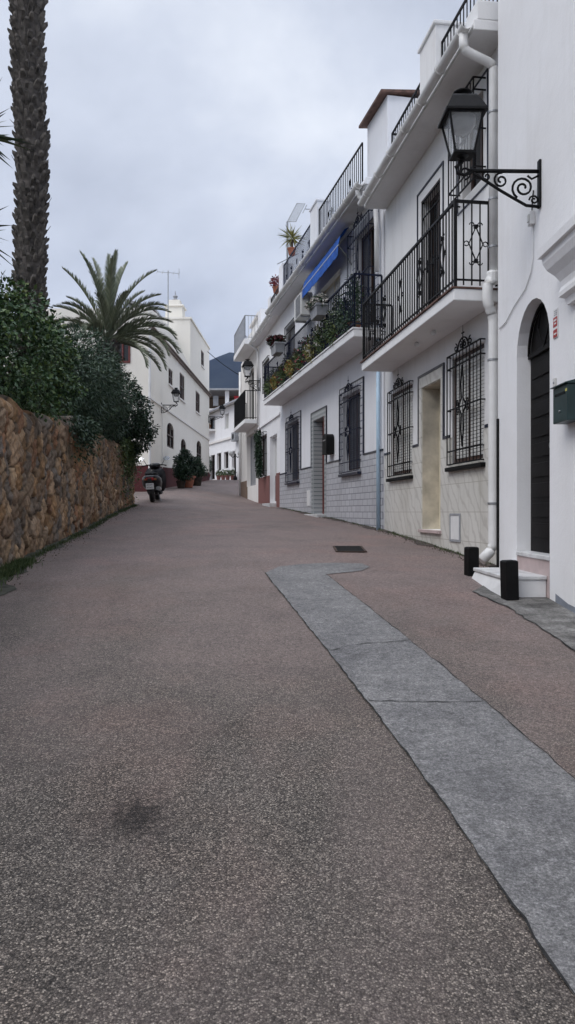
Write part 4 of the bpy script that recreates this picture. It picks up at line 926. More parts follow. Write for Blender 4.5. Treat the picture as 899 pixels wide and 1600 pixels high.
# ------------------------------------------------------------------ foliage
def mesh_np(name, v, f, mat, parent=None, smooth=False, off=(0, 0, 0)):
    me = bpy.data.meshes.new(name); n = len(v); q = f.shape[1]; k = len(f)
    me.vertices.add(n); me.vertices.foreach_set('co', v.astype(np.float32).ravel()); me.loops.add(k*q); me.loops.foreach_set('vertex_index', f.astype(np.int32).ravel())
    me.polygons.add(k); me.polygons.foreach_set('loop_start', (np.arange(k)*q).astype(np.int32)); me.polygons.foreach_set('loop_total', np.full(k, q, np.int32)); me.update(calc_edges=True); me.validate()
    return link(name, me, mat, parent, smooth, 0, off)
def unit(v): return v/np.maximum(np.linalg.norm(v, axis=1, keepdims=True), 1e-9)
def leaves(P, out, L, W, rg, droop=.25, spread=.8, fold=.12):
    """pointed, slightly folded leaf blades: two quads each. P points, out rough outward directions"""
    n = len(P); D = unit(out+rg.normal(0, spread, (n, 3))); D[:, 2] -= droop; D = unit(D)
    S = unit(np.cross(D, unit(rg.normal(0, 1, (n, 3))+np.array([0, 0, 1.2])))); Nn = np.cross(S, D)
    l = L*rg.uniform(.6, 1.25, (n, 1)); w = W*rg.uniform(.7, 1.25, (n, 1))
    a = P; t = P+D*l-Nn*l*.12; m1 = P+D*l*.45
    v = np.stack([a, m1+S*w*.5+Nn*w*fold, t, m1-Nn*w*fold, m1-S*w*.5+Nn*w*fold], 1).reshape(-1, 3)
    i = np.arange(n)[:, None]*5; f = np.concatenate([i+np.array([[0, 1, 2, 3]]), i+np.array([[0, 3, 2, 4]])]); return v, f
def join(parts):
    vs, fs, o = [], [], 0
    for v, f in parts: vs.append(v); fs.append(f+o); o += len(v)
    return np.concatenate(vs), np.concatenate(fs)
def blob_points(blobs, n, rg, shell=.55):
    vol = np.array([b[3]*b[4]*b[5] for b in blobs])**.75; ch = rg.choice(len(blobs), n, p=vol/vol.sum()); B = np.array(blobs)[ch]
    d = unit(rg.normal(0, 1, (n, 3))); r = (shell+(1-shell)*rg.uniform(0, 1, (n, 1))**.6)
    lump = 1+.10*np.sin(d[:, :1]*7+ch[:, None]*1.7)+.10*np.sin(d[:, 2:]*9+ch[:, None])
    return B[:, :3]+d*B[:, 3:6]*r*lump, d*np.array([1, 1, 1.1])
def bush(name, label, blobs, n, L, W, mat, seed, base, cat='bush', group=None, spread=.8, clumps=90, trunk=True, twigs=0, light=None):
    rg = np.random.default_rng(seed); root = thing(name, label, cat, base, 0, group); o = np.array(base)
    # main lumps, then many small leaf clumps on their surface for an uneven outline
    P, D = blob_points(blobs, clumps, rg, .80); sm = [(*p, *(rg.uniform(.12, .30)*np.array([1, 1, .85]))) for p in P]
    p1, d1 = blob_points(blobs, int(n*.45), rg, .72); p2, d2 = blob_points(sm, int(n*.55), rg, .3)
    v, f = leaves(np.concatenate([p1, p2]), np.concatenate([d1, d2]), L, W, rg, spread=spread); mesh_np('foliage', v-o, f, mat, root)
    if light:
        P2, D2 = blob_points([s_ for s_ in sm if s_[2] > np.percentile([q[2] for q in sm], 62)], int(n*light), rg, .6); v, f = leaves(P2, D2+np.array([0, 0, .6]), L, W, rg, spread=.5); mesh_np('young_foliage', v-o, f, 'leaf_mid', root)
    if trunk:
        m = MB()
        for i in range(7):
            b = blobs[i % len(blobs)]; c = Vector(b[:3])-Vector(base); q = Vector((rg.uniform(-.15, .15), rg.uniform(-.15, .15), -.1))+Vector((c.x*.5, c.y*.6, 0))
            m.tube([q, q.lerp(c, .5)+Vector((rg.uniform(-.1, .1), rg.uniform(-.1, .1), 0)), c+Vector((rg.uniform(-.2, .2), rg.uniform(-.3, .3), .1))], .05, 6, r2=.015)
        m.build('stems', 'greenwood', root)
    if twigs:
        m = MB(); P, D = blob_points(blobs, twigs, rg, .9)
        for p, d in zip(P, D):
            a = Vector(p)-Vector(base); dv_ = Vector(d)+Vector((0, 0, .9)); dv_.normalize(); b_ = a+dv_*rg.uniform(.15, .38); m.tube([a, b_], .006, 3, r2=.002)
        m.build('twigs', 'greenwood', root)['kind'] = 'stuff'
    return root
# broad-leaved hedge nearest
bush('hedge', 'big glossy broad leaved hedge spilling over the near end of the stone wall', 
     [(-4.15, 8.2, 2.00, .95, 1.2, .82), (-4.05, 9.8, 2.02, .98, 1.3, .82), (-4.20, 11.3, 2.08, .98, 1.2, .84), (-4.45, 12.5, 2.15, .80, .8, .62), (-5.2, 10.5, 2.3, 1.0, 2.2, .85), (-3.95, 12.0, 1.85, .55, .8, .45), (-4.6, 7.0, 1.95, 1.0, 1.2, .85)],
     50000, .072, .046, 'leaf_broad', 21, (-4.4, 10.4, 1.2), 'hedge', spread=.75, clumps=150, light=.05)
bush('oleander_bush', 'feathery dark green bush with narrow leaves behind the wall, below the palm', 
     [(-4.30, 14.6, 2.45, .80, 1.0, .90), (-4.45, 16.0, 2.82, .90, 1.1, 1.05), (-4.45, 17.4, 2.65, .85, .9, .98), (-4.25, 15.4, 2.10, .60, 1.2, .52), (-5.2, 15.5, 2.65, .8, 1.4, 1.0), (-4.40, 17.4, 2.15, .45, .9, .45)],
     42000, .11, .024, 'leaf_fine', 22, (-4.5, 15.8, 1.4), 'bush', spread=.55, clumps=170, twigs=80)
bush('round_bush', 'dense dark rounded bush hanging over the far end of the stone wall', 
     [(-4.22, 19.6, 2.60, .66, .95, .82), (-4.25, 20.3, 2.10, .60, .8, .62), (-4.6, 19.0, 3.0, .5, .7, .45), (-5.2, 19.8, 2.6, .8, 1, .9), (-4.40, 18.6, 2.3, .45, .7, .45)],
     24000, .085, .045, 'leaf_dark', 23, (-4.5, 19.6, 1.6), 'bush', spread=.7, clumps=110)
# ivy on the wall's crown
rg = np.random.default_rng(5)
def wallplant(name, label, da, db, n, L, W, mat, hang, seed, cat='creeper'):
    rg = np.random.default_rng(seed); d = rg.normal((da+db)/2, (db-da)/3.2, n); h = rg.exponential(hang/2.2, n); x = np.array([wall_x(q) for q in d])+.05+rg.uniform(-.1, .07, n)+.06*np.exp(-h)
    z = np.array([WTOP(q) for q in d])+.06-h+rg.uniform(-.02, .06, n)
    c = ((da+db)/2); b = (wall_x(c), c, WTOP(c)); v, f = leaves(np.stack([x, d, z], 1), np.tile([1., -.2, -.2], (n, 1)), L, W, rg, .5, .7); o = mesh_np(name, v-np.array(b), f, mat, off=b); tag(o, label, cat)
wallplant('creeper', 'grey green creeper hanging over the humped top of the stone wall', 12.6, 14.2, 2600, .07, .035, 'leaf_fine', .30, 31)
wallplant('creeper', 'dark creeper trailing down the far end of the stone wall', 18.8, 21.6, 2600, .07, .04, 'leaf_mid', .7, 32)
# grass and weeds at the foot of the wall and along the kerbs
def weeds(name, pts, n, h, seed, mat='grass', sig=.07):
    rg = np.random.default_rng(seed); P = np.array(pts); i = rg.integers(0, len(P)-1, n); t = rg.uniform(0, 1, (n, 1)); p = P[i]*(1-t)+P[i+1]*t; k = (np.sin(p[:, 1]*3.1)+np.sin(p[:, 1]*7.7+1)+1.4 > rg.uniform(-.6, 2.0, n)); p = p[k]; n = len(p)
    x = p[:, 0]+rg.normal(0, sig, n); d = p[:, 1]+rg.normal(0, .04, n); v, f = leaves(np.stack([x, d, G(x, d)-.005], 1), np.tile([0, 0, 1.], (n, 1)), h, h*.16, rg, -.1, .45)
    o = mesh_np(name, v, f, mat); o['kind'] = 'stuff'; return o
wp = lambda d, o=.06: (wall_x(d)+o, d)
weeds('grass', [wp(d, .09) for d in np.arange(5, 9.6, .4)], 6000, .085, 41, sig=.07)
weeds('grass', [wp(d, .09) for d in np.arange(9, 21.8, .5)], 3500, .06, 42, sig=.035)
rt = [(H1.X0+H1.v*d-.03, d) for d in np.arange(8.9, 13.9, .3)]+[(H2.X0+H2.v*d-.04, d) for d in np.arange(14, 23, .5)]
weeds('weeds', rt, 2600, .05, 43, sig=.03)
# dirt line where the road meets the houses
def strip(name, line, mat, dz):
    mb = MB(); 
    for i, (a, b) in enumerate(line):
        for j in range(4):
            f = j/3; x = a[0]+(b[0]-a[0])*f; y = a[1]+(b[1]-a[1])*f; mb.v.append((x, y, float(G(x, y))+dz+(.02*(1-f))))
        if i: k = 4*i; mb.f += [(k-4+j, k-4+j+1, k+j+1, k+j) for j in range(3)]
    return struct(mb.build(name, mat))
ln = []
for d in np.arange(8.2, 23, .12):
    h = H1 if d < 13.9 else H2; x = h.X0+h.v*d+.02; w = .10+.07*math.sin(d*2.3)+.05*math.sin(d*6.1+1)+random.uniform(-.02, .03); ln.append(((x, d), (x-max(.05, w), d)))
strip('gutter_dirt', ln, simple('street_dirt', (.075, .06, .052), .95, 0, .35, 7, .6), .007)
ln = []
for d in np.arange(4.5, 21.6, .15):
    x = wall_x(d)-.05; w = .20+.06*math.sin(d*1.9)+.06*math.sin(d*5.3)+random.uniform(-.03, .03); ln.append(((x, d), (x+max(.1, w*(1.5 if d < 9 else .8)), d)))
strip('verge', ln, simple('mossy_dirt', (.055, .055, .042), .95, 0, .35, 9, .6), .006)
# cement apron by the nearest house
ap = [(738,925),(790,948),(850,985),(899,1018)]; A = [gp(*p) for p in ap]; A = [extend(A[-2], A[-1], 2.0)]+A[::-1]
Aj = jitter_line(A, .018, .09); poly = Aj+[(2.30, 8.25), (2.42, 8.2), (2.5, 2.0)]
struct(ground_poly('pavement', poly, 'apron', .006))
ribbon('road_crack', Aj, .002, .014, .011)

# ------------------------------------------------------------------ palms
def frond(P0, az, el, L, droop, rg, nl=46, leaf=.34, wid=.030, lift=.55):
    """arching rachis with two rows of leaflets"""
    n = 16; pts = [np.array(P0, float)]; e = el; D = []
    for i in range(n):
        d = np.array([math.cos(az)*math.cos(e), math.sin(az)*math.cos(e), math.sin(e)]); D.append(d); pts.append(pts[-1]+d*L/n); e -= droop/n*(.4+1.3*i/n)
    D.append(D[-1]); pts = np.array(pts); D = np.array(D)
    t = np.linspace(.16, .995, nl); k = t*n; i = np.minimum(k.astype(int), n-1); fr = (k-i)[:, None]
    p = pts[i]*(1-fr)+pts[i+1]*fr; d = unit(D[i]); up = np.array([0, 0, 1.]); S = unit(np.cross(d, up)); U = np.cross(S, d)
    parts = []
    for s in (-1, 1):
        ln = leaf*(np.sin(np.pi*np.clip(t*.86+.10, 0, 1))**.6)[:, None]*rg.uniform(.85, 1.1, (nl, 1)); dirn = unit(d*(1.35+rg.normal(0, .08, (nl, 1)))+S*s*.75+U*lift*rg.uniform(.5, 1.2, (nl, 1)))
        w = d*wid*.5; tip = p+dirn*ln-np.array([0, 0, 1.])*ln*.18; mid = p+dirn*ln*.5
        v = np.stack([p-w, p+w, mid+w*1.1, mid-w*1.1, tip], 1).reshape(-1, 3); j = np.arange(nl)[:, None]*5
        parts.append((v, np.concatenate([j+np.array([[0, 1, 2, 3]]), j+np.array([[3, 2, 4, 4]])])))
    # rachis
    for q in (S[0], U[0]):
        r = np.linspace(.026, .005, n+1)[:, None]; v = np.concatenate([pts-q*r, pts+q*r]); j = np.arange(n)[:, None]; parts.append((v, np.concatenate([j, j+1, j+n+2, j+n+1], 1)))
    return parts
def crown(name, parent, P0, specs, mat, seed, **k):
    rg = np.random.default_rng(seed); parts = []
    for (az, el, L, dr) in specs: parts += frond(P0, az, el, L, dr, rg, **k)
    v, f = join(parts); tri = f[:, 2] == f[:, 3]
    me = bpy.data.meshes.new(name); me.from_pydata(v.tolist(), [], [tuple(q[:3]) if a else tuple(q) for q, a in zip(f.tolist(), tri)]); me.update()
    return link(name, me, mat, parent)
def palm_trunk(parent, p0, p1, r0, r1, seed, stub=.09, rows=60, per=9, name='trunk'):
    rg = np.random.default_rng(seed); m = MB(); p0, p1 = Vector(p0), Vector(p1); n = 24
    m.tube([p0.lerp(p1, i/n)+Vector((.02*math.sin(i*.9), 0, 0)) for i in range(n+1)], [r0+(r1-r0)*i/n for i in range(n+1)], 20)
    tr = m.build(name, 'palmbark', parent); m = MB()
    for i in range(rows):
        f = (i+.5)/rows; c = p0.lerp(p1, f)+Vector((.02*math.sin(f*n*.9), 0, 0)); r = r0+(r1-r0)*f
        for k in range(per):
            a = 2*math.pi*(k+(i % 2)*.5)/per+rg.normal(0, .07)+i*.05; o = Vector((math.cos(a), math.sin(a), 0)); t = Vector((-o.y, o.x, 0)); z = Vector((0, 0, 1))
            w = r*2*math.pi/per*.46*rg.uniform(.8, 1.1); h = (p1.z-p0.z)/rows*rg.uniform(.9, 1.15); out_ = stub*rg.uniform(.45, 1.15); cc = c+z*rg.normal(0, .018)
            w *= rg.uniform(.6, 1.25); h *= rg.uniform(.7, 1.3)
            b0 = [cc+o*(r-.03)-t*w-z*h*.75, cc+o*(r-.03)+t*w-z*h*.75, cc+o*(r-.03)+t*w*.8+z*h*.35, cc+o*(r-.03)-t*w*.8+z*h*.35]
            tip = cc+o*(r+out_)+z*h*rg.uniform(.35, .95); b1 = [tip-t*w*.50-z*.022, tip+t*w*.50-z*.022, tip+t*w*.36+z*.018, tip-t*w*.36+z*.018]
            m.loft([tuple(q) for q in b0], [tuple(q) for q in b1])
            if rg.uniform() < .03: m.tube([tip, tip+o*rg.uniform(.05, .10)+z*rg.uniform(.05, .2)], .008, 3, r2=.003)
    m.build('leaf_stubs', 'palmstub', parent); return tr
T = thing('palm_tree', 'very tall palm with a rough stubbly trunk rising out of the frame at left', 'palm tree', (-4.12, 12.3, 1.3))
palm_trunk(T, (.06, 0, -.2), (-.10, .0, 12.0), .200, .245, 51, .075, 92, 11)
rg = np.random.default_rng(52)
crown('crown', T, (-.1, 0, 12.0), [(rg.uniform(0, 6.28), rg.uniform(.1, 1.4), rg.uniform(2.6, 3.4), rg.uniform(1.2, 2.2)) for _ in range(46)], 'frond', 53)
# feathery date palm above the bushes
T = thing('palm_tree', 'bushy palm with arching grey green fronds in front of the cream house', 'palm tree', (-5.15, 22.0, 1.4))
palm_trunk(T, (0, 0, -.8), (0, 0, 3.45), .24, .27, 54, .11, 30, 10)
sp = []
# the fronds one can tell apart in the photograph: azimuth 0 = right, 90 = away, 180 = left, 270 = towards the street
for az, el, L, dr in ((100, 84, 2.75, .35), (172, 82, 2.75, .5), (60, 80, 2.65, .45), (20, 74, 2.65, .85), (5, 62, 2.75, 1.0), (340, 50, 2.9, 1.35), (15, 44, 2.7, 1.25), (355, 30, 2.8, 1.35), (5, 40, 2.9, 1.9),
                      (168, 62, 2.35, .8), (185, 50, 2.3, .9), (160, 40, 2.2, 1.3), (195, 34, 1.9, 1.4), (350, 12, 2.5, 1.5), (330, 0, 2.4, 1.6), (10, -5, 2.3, 1.2), (345, 22, 2.9, 1.9), (240, 78, 2.3, .6), (290, 72, 2.4, .7), (270, 60, 2.1, 1.1), (120, 66, 2.5, .9), (80, 60, 2.5, 1.1), (220, 55, 2.1, 1.2), (310, 62, 2.3, 1.0), (45, 55, 2.6, 1.2), (140, 50, 2.4, 1.2), (358, 24, 3.0, 1.75), (350, 16, 3.1, 1.35), (135, 80, 2.7, .4), (80, 76, 2.7, .5), (40, 68, 2.7, .7), (190, 70, 2.4, .6), (300, 80, 2.5, .5), (0, 54, 2.8, 1.5), (180, 40, 2.2, 1.1), (355, 5, 2.7, 1.6), (255, 30, 1.9, 1.8), (205, 15, 1.7, 1.7)):
    sp.append((R(az), R(el), L*((.76 if math.cos(R(az)) > .3 else .80) if el < 70 else 1.0), dr*.95))
crown('crown', T, (0, 0, 3.5), sp, 'frond', 55, nl=80, leaf=.34, wid=.030, lift=.9)
# yucca at the left edge, seen only by its leaf tips
T = thing('yucca', 'spiky yucca with leaf tips reaching in at the left edge beside the tall palm', 'yucca', (-4.16, 10.0, 1.2))
m = MB(); m.tube([(0, 0, -.2), (-.05, 0, 1.4), (-.08, 0, 2.4)], .09, 8); m.tube([(-.05, 0, 1.4), (.05, .1, 2.1), (.03, .1, 3.7)], .07, 8); m.build('trunk', 'greenwood', T)
rg = np.random.default_rng(61); ps = []
for c, nn, LL in (((.03, .1, 3.75), 90, .72), ((-.06, 0, 2.45), 90, .60), ((-.1, .1, 1.9), 40, .5)):
    d = unit(rg.normal(0, 1, (nn, 3))+np.array([0, 0, .35])); v, f = leaves(np.tile(np.array(c), (nn, 1))+d*.05, d, LL, .05, rg, .1, .05); ps.append((v, f))
v, f = join(ps); mesh_np('leaves', v, f, 'yucca', T)

# ------------------------------------------------------------------ wall lanterns
def wall_lantern(label, fc, d, z, reach=.74, scale=1.0, group=None, rise=.10, hang=False):
    """z = height of the bracket arm; built in the facade's own frame"""
    x, y, _ = fc.world(d, 0, 0); T = thing('wall_lantern', label, 'street lamp', (x, y, z), fc.rz, group); s = scale
    m = MB(); A = lambda w, h, u=0: (u*s, w*s, h*s); r = reach/s
    m.box(-.03*s, .03*s, .001, .022*s, -.31*s, .12*s); m.build('wall_plate', 'iron', T, bevel=.004)
    m = MB()
    m.tube([A(.02, .02), A(r-.06, .02)], .019*s, 6); m.tube([A(.02, -.30), A(.13, -.29), A(.22, -.24), A(.36, -.16), A(r-.18, -.05), A(r-.10, 0)], .015*s, 6)
    m.tube(spiral(A(.16, -.13), .105*s, .02*s, R(-60), 1.7, (1, 2), 26), .011*s, 5); m.tube(spiral(A(.36, -.065), .07*s, .015*s, R(100), -1.5, (1, 2), 20), .010*s, 5); m.tube(spiral(A(.06, -.24), .045*s, .01*s, 0, 1.4, (1, 2), 14), .009*s, 5)
    m.tube([A(.02, -.02), A(.08, -.05), A(.12, -.02)], .01*s, 5); m.tube(spiral(A(.49, -.03), .04*s, .01*s, R(80), -1.3, (1, 2), 14), .008*s, 5)
    # swan neck that carries the lantern
    m.tube([A(r-.10, .02), A(r-.02, -.02), A(r+.05, .0), A(r+.06, .05), A(r, .10)], .017*s, 6); m.tube(spiral(A(r-.02, .0), .06*s, .012*s, R(-90), -1.2, (1, 2), 16), .010*s, 5)
    m.build('bracket', 'iron', T, smooth=True)
    c = (0, r*s, .10*s); b = .085*s; t = .150*s; h0, h1 = .06*s, .39*s
    m = MB(); m.lathe(c, [(.02*s, 0), (.035*s, .01*s), (.02*s, .03*s), (.06*s, .05*s), (.06*s, .062*s)], 12)
    def sq(hw, z_): return [(c[0]-hw, c[1]-hw, c[2]+z_), (c[0]+hw, c[1]-hw, c[2]+z_), (c[0]+hw, c[1]+hw, c[2]+z_), (c[0]-hw, c[1]+hw, c[2]+z_)]
    B, Tt = sq(b, h0), sq(t, h1)
    m.loft(sq(b+.012*s, h0-.012*s), sq(b+.012*s, h0+.006*s))
    for i in range(4): m.bar(B[i], Tt[i], .012*s); m.bar(Tt[i], Tt[(i+1) % 4], .016*s); m.bar(B[i], B[(i+1) % 4], .012*s)
    lt = m.build('lantern_frame', 'iron', T)
    m = MB(); m.loft(sq(t+.035*s, h1), sq(t+.035*s, h1+.02*s)); m.loft(sq(t+.030*s, h1+.0201*s), sq(t*.80, h1+.15*s)); m.loft(sq(t*.80, h1+.1501*s), sq(t*.66, h1+.175*s))
    m.lathe((c[0], c[1], c[2]+h1+.175*s), [(.05*s, 0), (.05*s, .035*s), (.085*s, .05*s), (.085*s, .06*s), (.03*s, .075*s)], 14); m.build('roof_cap', 'iron', lt)
    m = MB(); k = .93
    for i in range(4):
        j = (i+1) % 4; q = [B[i], B[j], Tt[j], Tt[i]]; cc = Vector(c); pts = [Vector(p) for p in q]; mid = Vector((c[0], c[1], 0))
        qq = [(mid.x+(p.x-mid.x)*.965, mid.y+(p.y-mid.y)*.965, p.z) for p in pts]; n = len(m.v); m.v += qq; m.f.append((n, n+1, n+2, n+3))
    m.build('glass', 'lampglass', lt)
    m = MB(); m.lathe((c[0], c[1], c[2]), [(.02*s, .27*s), (.08*s, .27*s), (.115*s, .33*s), (.125*s, .415*s)], 16); m.build('diffuser', 'diffuser', lt, smooth=True)
    return T
wall_lantern('big black wrought iron lantern on the nearest white wall at upper right', H0, 7.24, 3.19, .74, 1.04)
wall_lantern('black lantern on a bracket on the cream house, above the parked scooter', HL, 31.9, 4.42, .62, 1.0)
wall_lantern('black lantern on the far corner of the cream house at the street end', HL, 46.6, 5.75, .85, 1.05)
wall_lantern('black lantern on the white wall beside the lower stacked balcony', H3, 27.2, 4.62, .46, 1.05)

# ------------------------------------------------------------------ fittings on the nearest house
ma, mb2 = H0.span(6.47, 6.82)
x, y, _ = H0.world(6.42, 0, 0); T = thing('letterbox', 'dark green metal letterbox on the nearest white wall right of the arched door', 'letterbox', (x, y, .75), H0.rz)
m = MB(); m.prism([(-.16, 0), (.16, 0), (.16, .30), (-.16, .30)], .002, .125); m.build('body', 'mailgreen', T, bevel=.006)
m = MB(); m.loft([(-.172, .002, .302), (.172, .002, .302), (.172, .150, .302), (-.172, .150, .302)], [(-.172, .002, .35), (.172, .002, .35), (.172, .145, .312), (-.172, .145, .312)]); m.build('lid', 'mailgreen', T, bevel=.004)
m = MB(); m.box(-.11, .11, .1255, .129, .225, .245); m.build('slot', 'blackpaint', T)
MB().lathe((0, 0, 0), [(.011, 0), (.011, .008), (.006, .010)], 10).build('lock', 'zinc', T, off=(.0, .126, .09)).rotation_euler = (R(-90), 0, 0)
MB().box(-.155, -.12, .126, .1275, .24, .262).build('sticker', simple('yellow_sticker', (.6, .55, .15), .5, 0, .02, 5, 0), T)
def plate(fc, d, z, w, h, name, label, cat, mat='whitepaint', th=.008):
    x, y, _ = fc.world(d, 0, 0); T = thing(name, label, cat, (x, y, z), fc.rz); MB().box(-w/2, w/2, .002, th, 0, h).build('plate', mat, T, bevel=.002); return T
T = plate(H0, 6.84, 1.55, .105, .26, 'alarm_sign', 'small red and white alarm notice on the nearest white wall beside the arch', 'sign')
m = MB(); m.box(-.048, .048, .0085, .010, .005, .075); m.box(-.048, .048, .0085, .010, .10, .185); m.build('red_panel', 'redplastic', T)
m = MB()
for i, (z_, ws) in enumerate(((.240, (.02, .012, .018)), (.222, (.03, .02)), (.205, (.016, .016, .02)))):
    xx = -.042
    for w_ in ws: m.box(xx, xx+w_, .0085, .0098, z_-.005, z_+.003); xx += w_+.008
for z_ in (.165, .145, .125, .055, .035): m.box(-.036, .036-.01*(int(z_*1000) % 3), .0102, .0108, z_-.004, z_+.004) if False else None
m.build('small_print', 'greypaint', T)
m = MB(); m.box(-.034, .034, .0102, .0112, .150, .166); m.box(-.028, .022, .0102, .0112, .122, .134); m.box(-.034, .030, .0102, .0112, .030, .044); m.build('white_print', 'whitepaint', T)
T = plate(H0, 6.86, 1.12, .06, .075, 'doorbell', 'small white doorbell plate above the green letterbox', 'doorbell', 'shutter', .014)
MB().lathe((0, 0, 0), [(.012, 0), (.012, .004), (.009, .006)], 10).build('button', 'greypaint', T, off=(0, .0145, .035)).rotation_euler = (R(-90), 0, 0)
x, y, _ = H0.world(7.42, 0, 0); T = thing('junction_box', 'white electric box under the big lantern with a cable running down', 'electric box', (x, y, 2.77), H0.rz)
MB().box(-.04, .04, .002, .05, 0, .13).build('box', 'whitepaint', T, bevel=.006); MB().box(-.022, .022, .0505, .062, .03, .10).build('cover', 'shutter', T, bevel=.003)
MB().tube([(0, .015, 0), (.0, .010, -.12), (.0, .010, -.32), (.06, .010, -.44), (.22, .010, -.55), (.55, .010, -.62), (.85, .010, -.72), (1.1, .010, -.74)], .006, 5).build('cable', 'whitepaint', T, smooth=True)
MB().tube([(0, .02, .13), (0.01, .012, .25), (-.02, .012, .33)], .007, 5).build('conduit', 'blackpaint', T)

# ------------------------------------------------------------------ bollards, drain
def bollard(px, py, h, tilt, label):
    x, d = gp(px, py); z = float(G(x, d)); T = thing('bollard', label, 'bollard', (x, d, z), R(12)); T.rotation_euler = (0, R(tilt), R(12))
    MB().box(-.061, .061, -.061, .061, -.1, h-.012).build('post', 'blackpaint', T, bevel=.006)
    MB().loft([(-.063, -.063, h-.0118), (.063, -.063, h-.0118), (.063, .063, h-.0118), (-.063, .063, h-.0118)], [(-.045, -.045, h), (.045, -.045, h), (.045, .045, h), (-.045, .045, h)]).build('cap', 'blackpaint', T, bevel=.003)
    return T
bollard(797, 937, .36, -1.5, 'short square black bollard in front of the marble step, nearer one')
bollard(737, 899, .31, 0, 'short square black bollard by the downpipe, farther one')
a, b, c, d_ = gp(523, 856), gp(567, 856), gp(570, 862), gp(526, 862)
cx_, cd_ = (a[0]+c[0])/2, (a[1]+c[1])/2; zc = float(G(cx_, cd_)); sl_ = math.atan((float(G(cx_, cd_+.5))-float(G(cx_, cd_-.5))))
T = thing('drain_grate', 'rusty rectangular drain cover set into the road', 'drain cover', (cx_, cd_, zc+.006)); T.rotation_euler = (sl_, 0, R(0))
W_, D_ = .21, .36
MB().frame(-W_, W_, -D_, D_, 0, .012, .03).build('frame', simple('rusty_iron', (.07, .045, .035), .8, .3, .3, 14, .4), T).rotation_euler = (R(90), 0, 0)
MB().box(-W_+.03, W_-.03, -D_+.03, D_-.03, -.02, .0).build('plate', simple('rusty_plate', (.045, .035, .03), .8, .3, .3, 14, .4), T)
m = MB()
for i in range(9): yy = -D_+.06+i*.08; m.box(-W_+.03, W_-.03, yy-.015, yy+.015, .001, .010)
m.build('bars', 'rubber', T)

# ------------------------------------------------------------------ letterbox and units on the tiled house
x, y, _ = H2.world(17.35, 0, 0); T = thing('letterbox', 'black rounded letterbox on the tiled house beside its patterned doorway', 'letterbox', (x, y, 1.30), H2.rz)
MB().prism([(-.19, 0), (.19, 0), (.19, .36)]+[(.19*math.cos(t), .36+.10*math.sin(t)) for t in [i*math.pi/8 for i in range(1, 8)]]+[(-.19, .36)], .002, .19).build('body', 'blackpaint', T, bevel=.01)
MB().box(-.12, .12, .191, .197, .30, .325).build('slot', 'zinc', T)
x, y, _ = H2.world(19.3, 0, 0); T = thing('air_conditioner', 'white air conditioning unit on the wall above the flower balcony', 'air conditioner', (x, y, 4.85), H2.rz)
MB().box(-.4, .4, .06, .36, 0, .56).build('casing', 'shutter', T, bevel=.02); m = MB()
for i in range(12): m.box(-.33, .18, .361, .372, .05+i*.04, .05+i*.04+.018)
m.build('fan_grille', 'greypaint', T); m = MB(); m.box(-.3, -.26, .002, .34, -.04, -.002); m.box(.26, .3, .002, .34, -.04, -.002); m.build('wall_bracket', 'zinc', T)
x, y, _ = HF.world(51.6, 0, 0); T = thing('air_conditioner', 'white air conditioning unit on the house at the end of the street', 'air conditioner', (x, y, 4.75), HF.rz)
MB().box(-.4, .4, .06, .36, 0, .6).build('casing', 'greypaint', T, bevel=.02); MB().lathe((0, 0, 0), [(.2, 0), (.2, .01)], 16).build('fan_grille', 'rubber', T, off=(0, .361, .3)).rotation_euler = (R(-90), 0, 0)
# blue awning rolled half way out under the eave
aa, ab = H2.u(15.75), H2.u(18.9); x, y, _ = H2.world(15.75, 0, 0); T = thing('awning', 'bright blue canvas awning under the eave above the flower balcony', 'awning', (x, y, 5.42), H2.rz); LA = ab-aa
m = MB(); n = 26; prof = [(.07, .42), (.18, .36), (.27, .22), (.32, .02), (.325, -.17)]
for j in range(2):
    for i in range(n+1):
        for k, (w, z) in enumerate(prof):
            zz = z-.02*math.sin(i*math.pi/n)-(.02*abs(math.sin(i*math.pi/3)) if k == 4 else 0)+.006*math.sin(i*1.3+k); m.v.append((LA*i/n, w+j*.006, zz+j*.006))
o = (n+1)*5
for i in range(n):
    for k in range(4): a = i*5+k; m.f += [(a, a+1, a+6, a+5), (o+a, o+a+5, o+a+6, o+a+1)]
m.build('canvas', 'bluefabric', T)
MB().tube([(-.05, .06, .41), (LA+.05, .06, .41)], .04, 10).build('roller', 'shutter', T); MB().tube([(-.02, .318, .03), (LA+.02, .318, .03)], .015, 6).build('front_bar', 'shutter', T)
for u_ in (.03, LA-.03): MB().tube([(u_, .02, -.35), (u_, .18, -.12), (u_, .31, .02)], .016, 6).build('arm', 'zinc', T)

